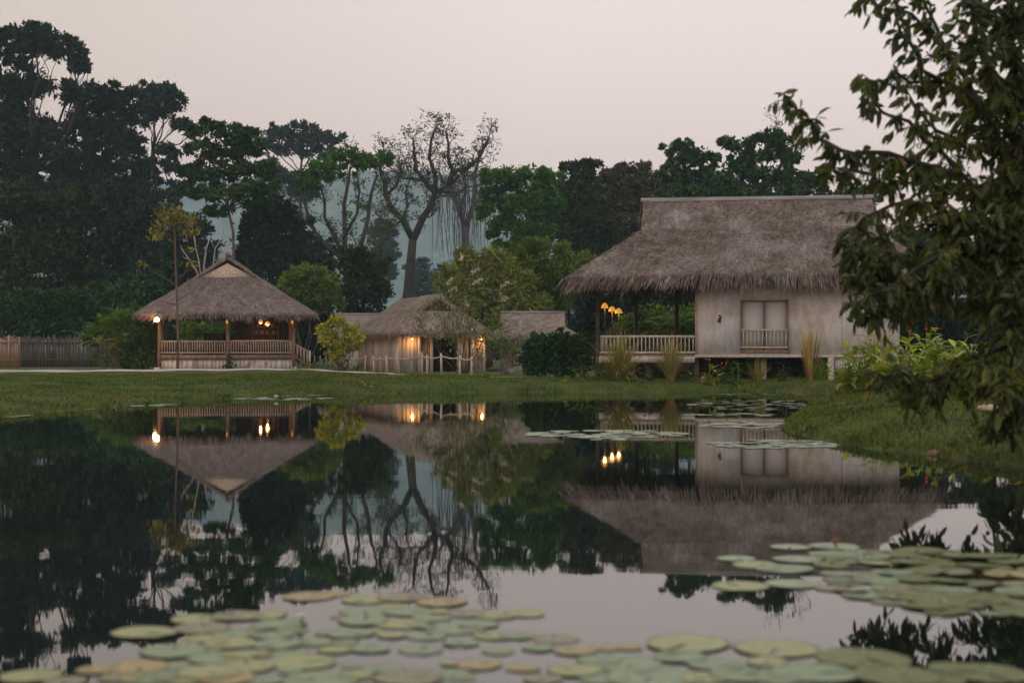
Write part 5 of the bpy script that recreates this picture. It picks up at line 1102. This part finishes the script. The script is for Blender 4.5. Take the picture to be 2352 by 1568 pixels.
A_ = [(660,1140,300,'y'),(900,1075,230,'y'),(1090,1062,240,'b'),(1210,1062,190,'y'),(930,1118,260,'b'),(1290,1098,250,'g'),(1080,1142,210,'g'),(1340,1128,150,'g'),(800,1222,310,'g'),(1010,1252,290,'g'),(1060,1186,240,'y'),(1270,1192,230,'g'),(1440,1182,180,'g'),(1610,1142,210,'g'),(1670,1082,250,'g'),(1685,1040,240,'g'),(1840,1097,250,'y'),(1880,1042,230,'g'),(1700,1212,190,'g'),(1540,1217,160,'y'),(1935,1217,205,'g'),(1380,1272,330,'y'),(1130,1292,280,'y'),(1420,972,230,'o'),(1530,960,150,'o'),(1680,985,240,'y'),(1850,975,240,'b'),(2030,998,230,'o'),(2090,1117,280,'g'),(2270,1060,200,'y'),(2270,1152,200,'y'),(690,1342,270,'g'),(960,1322,300,'y'),(140,1337,280,'y'),(440,1310,180,'o'),(640,1296,280,'o'),(1040,1352,260,'o'),(1210,1362,170,'g'),(1470,1352,360,'g'),(1880,1345,320,'b'),(2200,1287,210,'o'),(2290,1222,160,'g'),(850,1352,180,'y'),(300,1362,200,'b'),(1240,1050,150,'y'),(1980,1075,190,'g'),(2130,1048,200,'b'),(1590,1180,120,'g'),(1170,1235,150,'y'),(540,1345,170,'b'),(1640,1330,150,'y'),(760,1290,180,'g'),(1330,1235,180,'g'),(1110,1240,170,'y'),(1960,1155,180,'g'),(1800,1150,150,'y'),(2120,1185,170,'g'),(1760,1300,190,'g'),(2060,1330,220,'g'),(560,1340,200,'y'),(1790,1020,170,'y'),(2200,1100,190,'g'),(950,1165,190,'y'),(1250,1150,190,'g'),(880,1180,110,'y'),(1180,1120,100,'b'),(1500,1140,110,'g'),(1380,1175,90,'b'),(1720,1130,100,'y'),(1950,1110,110,'g'),(1560,1065,90,'b'),(2010,1040,110,'y'),(2170,1130,100,'b'),(1330,1315,110,'g'),(870,1300,110,'g'),(1010,1310,90,'b'),(560,1310,110,'g'),(1690,1345,110,'b'),(2070,1280,100,'y'),(2130,1345,130,'g'),(760,1345,120,'b'),(1610,1290,100,'g'),(1120,1200,90,'g'),(970,1215,90,'b')]
B_ = [(60,1052,180,'y'),(30,1152,170,'g'),(200,1167,210,'b'),(290,1222,190,'o'),(430,1207,150,'o'),(540,1207,120,'o'),(805,1190,390,'y'),(1215,1212,370,'y'),(1610,1252,430,'d'),(50,1302,160,'o'),(290,1312,250,'y'),(540,1285,320,'g'),(770,1250,250,'g'),(940,1287,260,'g'),(1170,1272,200,'y'),(640,1342,420,'g'),(1060,1332,300,'g'),(1380,1322,400,'g'),(1770,1335,400,'d'),(2170,1322,400,'d'),(1950,1350,260,'d'),(120,1210,150,'g'),(400,1262,200,'g'),(880,1345,220,'y'),(420,1345,240,'g'),(1220,1350,220,'g'),(140,1352,200,'b'),(2020,1300,220,'d')]
C_ = [(1280,745,190,'p'),(1480,742,240,'p'),(1030,797,180,'p'),(1310,802,230,'p'),(1120,825,210,'y'),(1250,845,280,'g'),(1480,778,240,'g'),(1050,925,270,'y'),(1290,915,260,'p'),(1470,935,160,'b')]
COLN = {'g': 'green', 'y': 'yellow-green', 'o': 'ochre', 'b': 'brown-blotched', 'd': 'olive', 'p': 'pale green'}
ORD = ['first', 'second', 'third', 'fourth', 'fifth', 'sixth', 'seventh', 'eighth', 'ninth', 'tenth', 'eleventh', 'twelfth', 'thirteenth', 'fourteenth', 'fifteenth', 'sixteenth', 'seventeenth', 'eighteenth', 'nineteenth', 'twentieth']
fg = [(x*.5, 884.3+y*.5, w*.5, k) for x, y, w, k in A_]+[(1176+x*.5, 884.3+y*.5, w*.5, k) for x, y, w, k in B_]
bands = [(1340, 1400, 'farthest foreground row'), (1400, 1440, 'second farthest foreground row'), (1440, 1478, 'middle foreground row'), (1478, 1512, 'lower middle foreground row'), (1512, 1540, 'second lowest foreground row'), (1540, 1600, 'bottom edge row')]
for lo, hi, nm in bands:
    for key in COLN:
        row = sorted(q for q in fg if lo <= q[1] < hi and q[3] == key)
        for i, q in enumerate(row):
            sz = 'large' if q[2] > 150 else ('small' if q[2] < 95 else 'round')
            place = 'only %s one' % COLN[key] if len(row) == 1 else ('%s %s from left' % (ORD[i], COLN[key]))
            pad(q[0], q[1], q[2]*1.03, q[3], '%s %s lily pad, %s in the %s' % (sz, COLN[key], place, nm), 'lily pads floating in the foreground')
cn = ['pale lily pad at the upper edge of the right-hand pad mass, over dark roof reflection', 'pale lily pad topmost of the right-hand pad mass, by the small orange leaf', 'pale pointed lily pad, leftmost of the right-hand pad mass', 'pale round lily pad standing clear inside the right-hand pad mass', 'yellow-green lily pad touching the leftmost pale pad', 'wide green lily pad at the lower rim of the pale group', 'green lily pad right behind the pale round one', 'long yellowish lily pad alone over the sky reflection left of the mass', 'pale lily pad over the sky reflection between the yellowish one and the mass', 'small brown-blotched lily pad beside the sky reflection gap']
for q, lab in zip(C_, cn): pad(1176+q[0]*.5, 884.3+q[1]*.5, q[2]*.5, q[3], lab, 'lily pads of the mass on the right')
# crowded mass on the right
placed = []
tries = 0
while len(placed) < 62 and tries < 6000:
    tries += 1
    x = random.uniform(1440, 2420); y = random.uniform(752, 1060)
    lo = np.interp(x, [1440, 1600, 1900, 2420], [790, 765, 760, 800]); hi = np.interp(x, [1440, 1540, 1700, 1900, 2100, 2420], [850, 960, 1010, 1050, 1090, 1110])
    if not lo < y < hi: continue
    w = random.uniform(150, 260)
    if 2140 < x < 2300 and 880 < y < 930: continue
    if any(abs(x-a)/w*1.0+abs(y-b)/(w*.2) < .62 for a, b, _ in placed): continue
    placed.append((x, y, w))
for x, y, w in placed:
    k = random.choice('ggddgyb') if x < 1800 else random.choice('dddddgob')
    if k == 'o' and x < 2000: k = 'd'
    o = pad(1176+x*.5, 884.3+y*.5, w*.5, k, 'lily pad overlapping its neighbours in the crowded mass at the right', 'crowded lily pads at the right', tilt=.03)
    o['label'] = {'g': 'green', 'y': 'yellow-green', 'b': 'brown-blotched', 'd': 'olive', 'o': 'ochre'}[k]+' lily pad overlapping its neighbours in the crowded mass at the right'
    o['group'] = {'g': 'green', 'y': 'yellow-green', 'b': 'brown-blotched', 'd': 'olive', 'o': 'ochre'}[k]+' pads of the crowded mass at the right'
# patches far out on the pond
def patch(dx, dy, hw, hh, n, wpx, lab, grp):
    c = []
    t = 0
    while len(c) < n and t < 4000:
        t += 1
        u = random.uniform(-1, 1); v = random.uniform(-1, 1)
        if u*u+v*v > 1: continue
        x, y = dx+u*hw, dy+v*hh*(1-.25*u*u)
        w = wpx*random.uniform(.65, 1.25)
        Yq = 4573/(y-HY)
        if sdf(np.array([(x-CX)/FD*Yq]), np.array([Yq]))[0] > -.12: continue
        if any(abs(x-a)/w+abs(y-b)/(w*1.15*(1.4/Yq)) < .8 for a, b, _ in c): continue
        c.append((x, y, w))
    if grp:
        for x, y, w in c: pad(x, y, w, random.choice('ppppg'), lab, grp, .012)
    return c
patch(1390, 997, 185, 10, 48, 46, 'small pale lily pad in the floating patch left of the bungalow reflection', 'pads of the patch left of the bungalow reflection')
patch(1778, 1020, 168, 10, 46, 42, 'small pale lily pad in the nearest patch off the tip of the right bank', 'pads of the nearest patch by the right bank')
patch(1715, 977, 110, 7, 34, 36, 'small pale lily pad in the middle patch left of the right bank', 'pads of the middle patch by the right bank')
patch(1690, 953, 110, 4, 18, 32, 'small pale lily pad in the thin patch over the railing reflection', 'pads of the thin patch over the railing reflection')
patch(650, 915.5, 120, 3.4, 16, 34, 'small pale lily pad in the thin patch below the pavilion with the white lotus', 'pads of the thin patch below the pavilion')
patch(330, 930, 62, 3, 8, 34, 'small pale lily pad in the thin strip along the left bank', 'pads of the thin strip along the left bank')
patch(1395, 1009, 34, 2, 2, 40, 'small pale lily pad alone just below the patch left of the bungalow reflection', 'loose pads below the patch')
far = patch(1745, 930, 160, 12, 90, 26, '', None)+patch(1750, 905.5, 120, 2, 20, 22, '', None)+patch(195, 938, 22, 2, 4, 26, '', None)+patch(30, 953, 45, 5, 6, 34, '', None)+patch(700, 907, 40, 1.5, 5, 24, '', None)
mb = MB()
for x, y, w in far:
    c = water_at(x, y); r = w/2*pxm(c.y); n = 14; a0 = random.uniform(0, 6.28); z = .004+random.random()*.008; t = random.uniform(-.05, .05)
    mb.add([(c.x, c.y, z)]+[(c.x+r*math.cos(a0+6.0*i/(n-1)), c.y+r*math.sin(a0+6.0*i/(n-1)), z+t*r*math.cos(6*i/(n-1))) for i in range(n)], [(0, 1+i, 2+i) for i in range(n-1)])
tag(mb.build('lily_pads', PM['p']), 'far lily pads floating before the bungalow bank and along the left shore', kind='stuff')
# lotus flower and buds
def petal_flower(lab, dx, dy, sz, m, stem=.1, open_=1.0):
    c = water_at(dx, dy); r = thing('water_lily_flower', lab, 'flower', tuple(c)); fm = MB()
    for ring, (k, el) in enumerate(((8, .5), (7, 1.0), (5, 1.9))):
        for i in range(k):
            a = 2*PI*(i+.5*ring)/k; broad_leaf(fm, (0, 0, stem), (math.cos(a)*open_, math.sin(a)*open_, el), sz, sz*.42, -.5, 4)
    fm.build('petal', m, r); MB().tube([(0, 0, -.3), (.01, 0, stem)], .009, 5).build('stem', F['bush'], r); return r
petal_flower('open white water lily flower on the thin patch below the pavilion', 634, 918, .10, M['white_flower'], .05)
petal_flower('closed pale bud on a stem in the patch left of the bungalow reflection', 1432, 997, .1, F['canna'], .16, .25)
petal_flower('left of two pale buds standing in the far patch before the bungalow', 1700, 924, .14, F['canna'], .3, .25)
petal_flower('right of two pale buds standing in the far patch before the bungalow', 1805, 930, .12, F['canna'], .3, .25)
petal_flower('small orange flower on the topmost pads of the right-hand mass', 1918, 1258, .05, M['stone_red'], .02, .8)
petal_flower('white flower on a pad near the middle foreground', 690, 1437, .03, M['white_flower'], .035)

# ------------------------------------------------------------------ air
hz = MB().box(-1310, 1910, -64, 2450, -1.8, 340).build('haze', bpy.data.materials.new('thin_evening_air'))
tag(hz, 'thin blue evening haze', kind='stuff')
hm = hz.data.materials[0]; hm.use_nodes = True; nt = hm.node_tree
for n_ in list(nt.nodes):
    if n_.type != 'OUTPUT_MATERIAL': nt.nodes.remove(n_)
pvn = nt.nodes.new('ShaderNodeVolumePrincipled'); pvn.inputs['Color'].default_value = (.56, .82, .93, 1); pvn.inputs['Density'].default_value = HAZE; pvn.inputs['Anisotropy'].default_value = .0
nt.links.new(pvn.outputs['Volume'], [n_ for n_ in nt.nodes if n_.type == 'OUTPUT_MATERIAL'][0].inputs['Volume'])

# ------------------------------------------------------------------ sky and light
w = bpy.data.worlds.new('World'); scene.world = w; w.use_nodes = True; nt = w.node_tree; N = nt.nodes; L = nt.links
bgn = N['Background']; out = N['World Output']
sun_el, sun_az = math.radians(3), math.radians(250)
sky = N.new('ShaderNodeTexSky'); sky.sky_type = 'NISHITA'; sky.sun_disc = False; sky.sun_elevation = sun_el; sky.sun_rotation = sun_az; sky.air_density = 1.2; sky.dust_density = 2
L.new(sky.outputs['Color'], bgn.inputs['Color']); bgn.inputs['Strength'].default_value = .06
b2 = N.new('ShaderNodeBackground'); b2.inputs['Strength'].default_value = SKY
tc = N.new('ShaderNodeTexCoord'); sx = N.new('ShaderNodeSeparateXYZ'); L.new(tc.outputs['Generated'], sx.inputs[0])
rp = N.new('ShaderNodeValToRGB'); cr = rp.color_ramp
cr.elements[0].position = 0.0; cr.elements[0].color = (.97, .65, .60, 1)
cr.elements[1].position = 1.0; cr.elements[1].color = (.56, .55, .60, 1)
for p_, c_ in ((.06, (.955, .66, .62)), (.13, (.91, .67, .63)), (.24, (.80, .66, .625)), (.5, (.66, .62, .62))):
    e = cr.elements.new(p_); e.color = (*c_, 1)
L.new(sx.outputs['Z'], rp.inputs['Fac'])
warm = N.new('ShaderNodeMapRange'); warm.inputs['From Min'].default_value = -.5; warm.inputs['From Max'].default_value = .02; warm.inputs['To Min'].default_value = 1; warm.inputs['To Max'].default_value = 0
L.new(sx.outputs['X'], warm.inputs['Value'])
mxw = N.new('ShaderNodeMix'); mxw.data_type = 'RGBA'; mxw.blend_type = 'MULTIPLY'; mxw.inputs['B'].default_value = (.69, .63, .545, 1)
L.new(warm.outputs['Result'], mxw.inputs['Factor']); L.new(rp.outputs['Color'], mxw.inputs['A']); L.new(mxw.outputs['Result'], b2.inputs['Color'])
ad = N.new('ShaderNodeAddShader'); L.new(bgn.outputs[0], ad.inputs[0]); L.new(b2.outputs[0], ad.inputs[1]); L.new(ad.outputs[0], out.inputs['Surface'])
sl = bpy.data.lights.new('sun', 'SUN'); sl.energy = SUN; sl.angle = math.radians(50); sl.color = (1, .90, .82)
so = bpy.data.objects.new('sun', sl); COL.objects.link(so); so.rotation_euler = (math.radians(52), 0, math.radians(-28))

cam = bpy.data.cameras.new('camera'); co = bpy.data.objects.new('camera', cam); COL.objects.link(co)
co.location = (0, 0, CZ); co.rotation_euler = (PI/2, 0, 0)
cam.sensor_width = 36; cam.lens = 50; cam.shift_y = (HY-784)/2352; cam.clip_start = .1; cam.clip_end = 8000
cam.dof.use_dof = True; cam.dof.focus_distance = 68; cam.dof.aperture_fstop = 1.5
scene.camera = co
vs_ = scene.view_settings; vs_.view_transform = 'Standard'; vs_.look = 'None'; vs_.exposure = 0; vs_.gamma = 1
cy = scene.cycles; cy.use_denoising = True; cy.max_bounces = 7; cy.diffuse_bounces = 3; cy.glossy_bounces = 3; cy.transmission_bounces = 4; cy.volume_bounces = 0; cy.caustics_reflective = False; cy.caustics_refractive = False; cy.sample_clamp_indirect = 4
scene.render.film_transparent = False
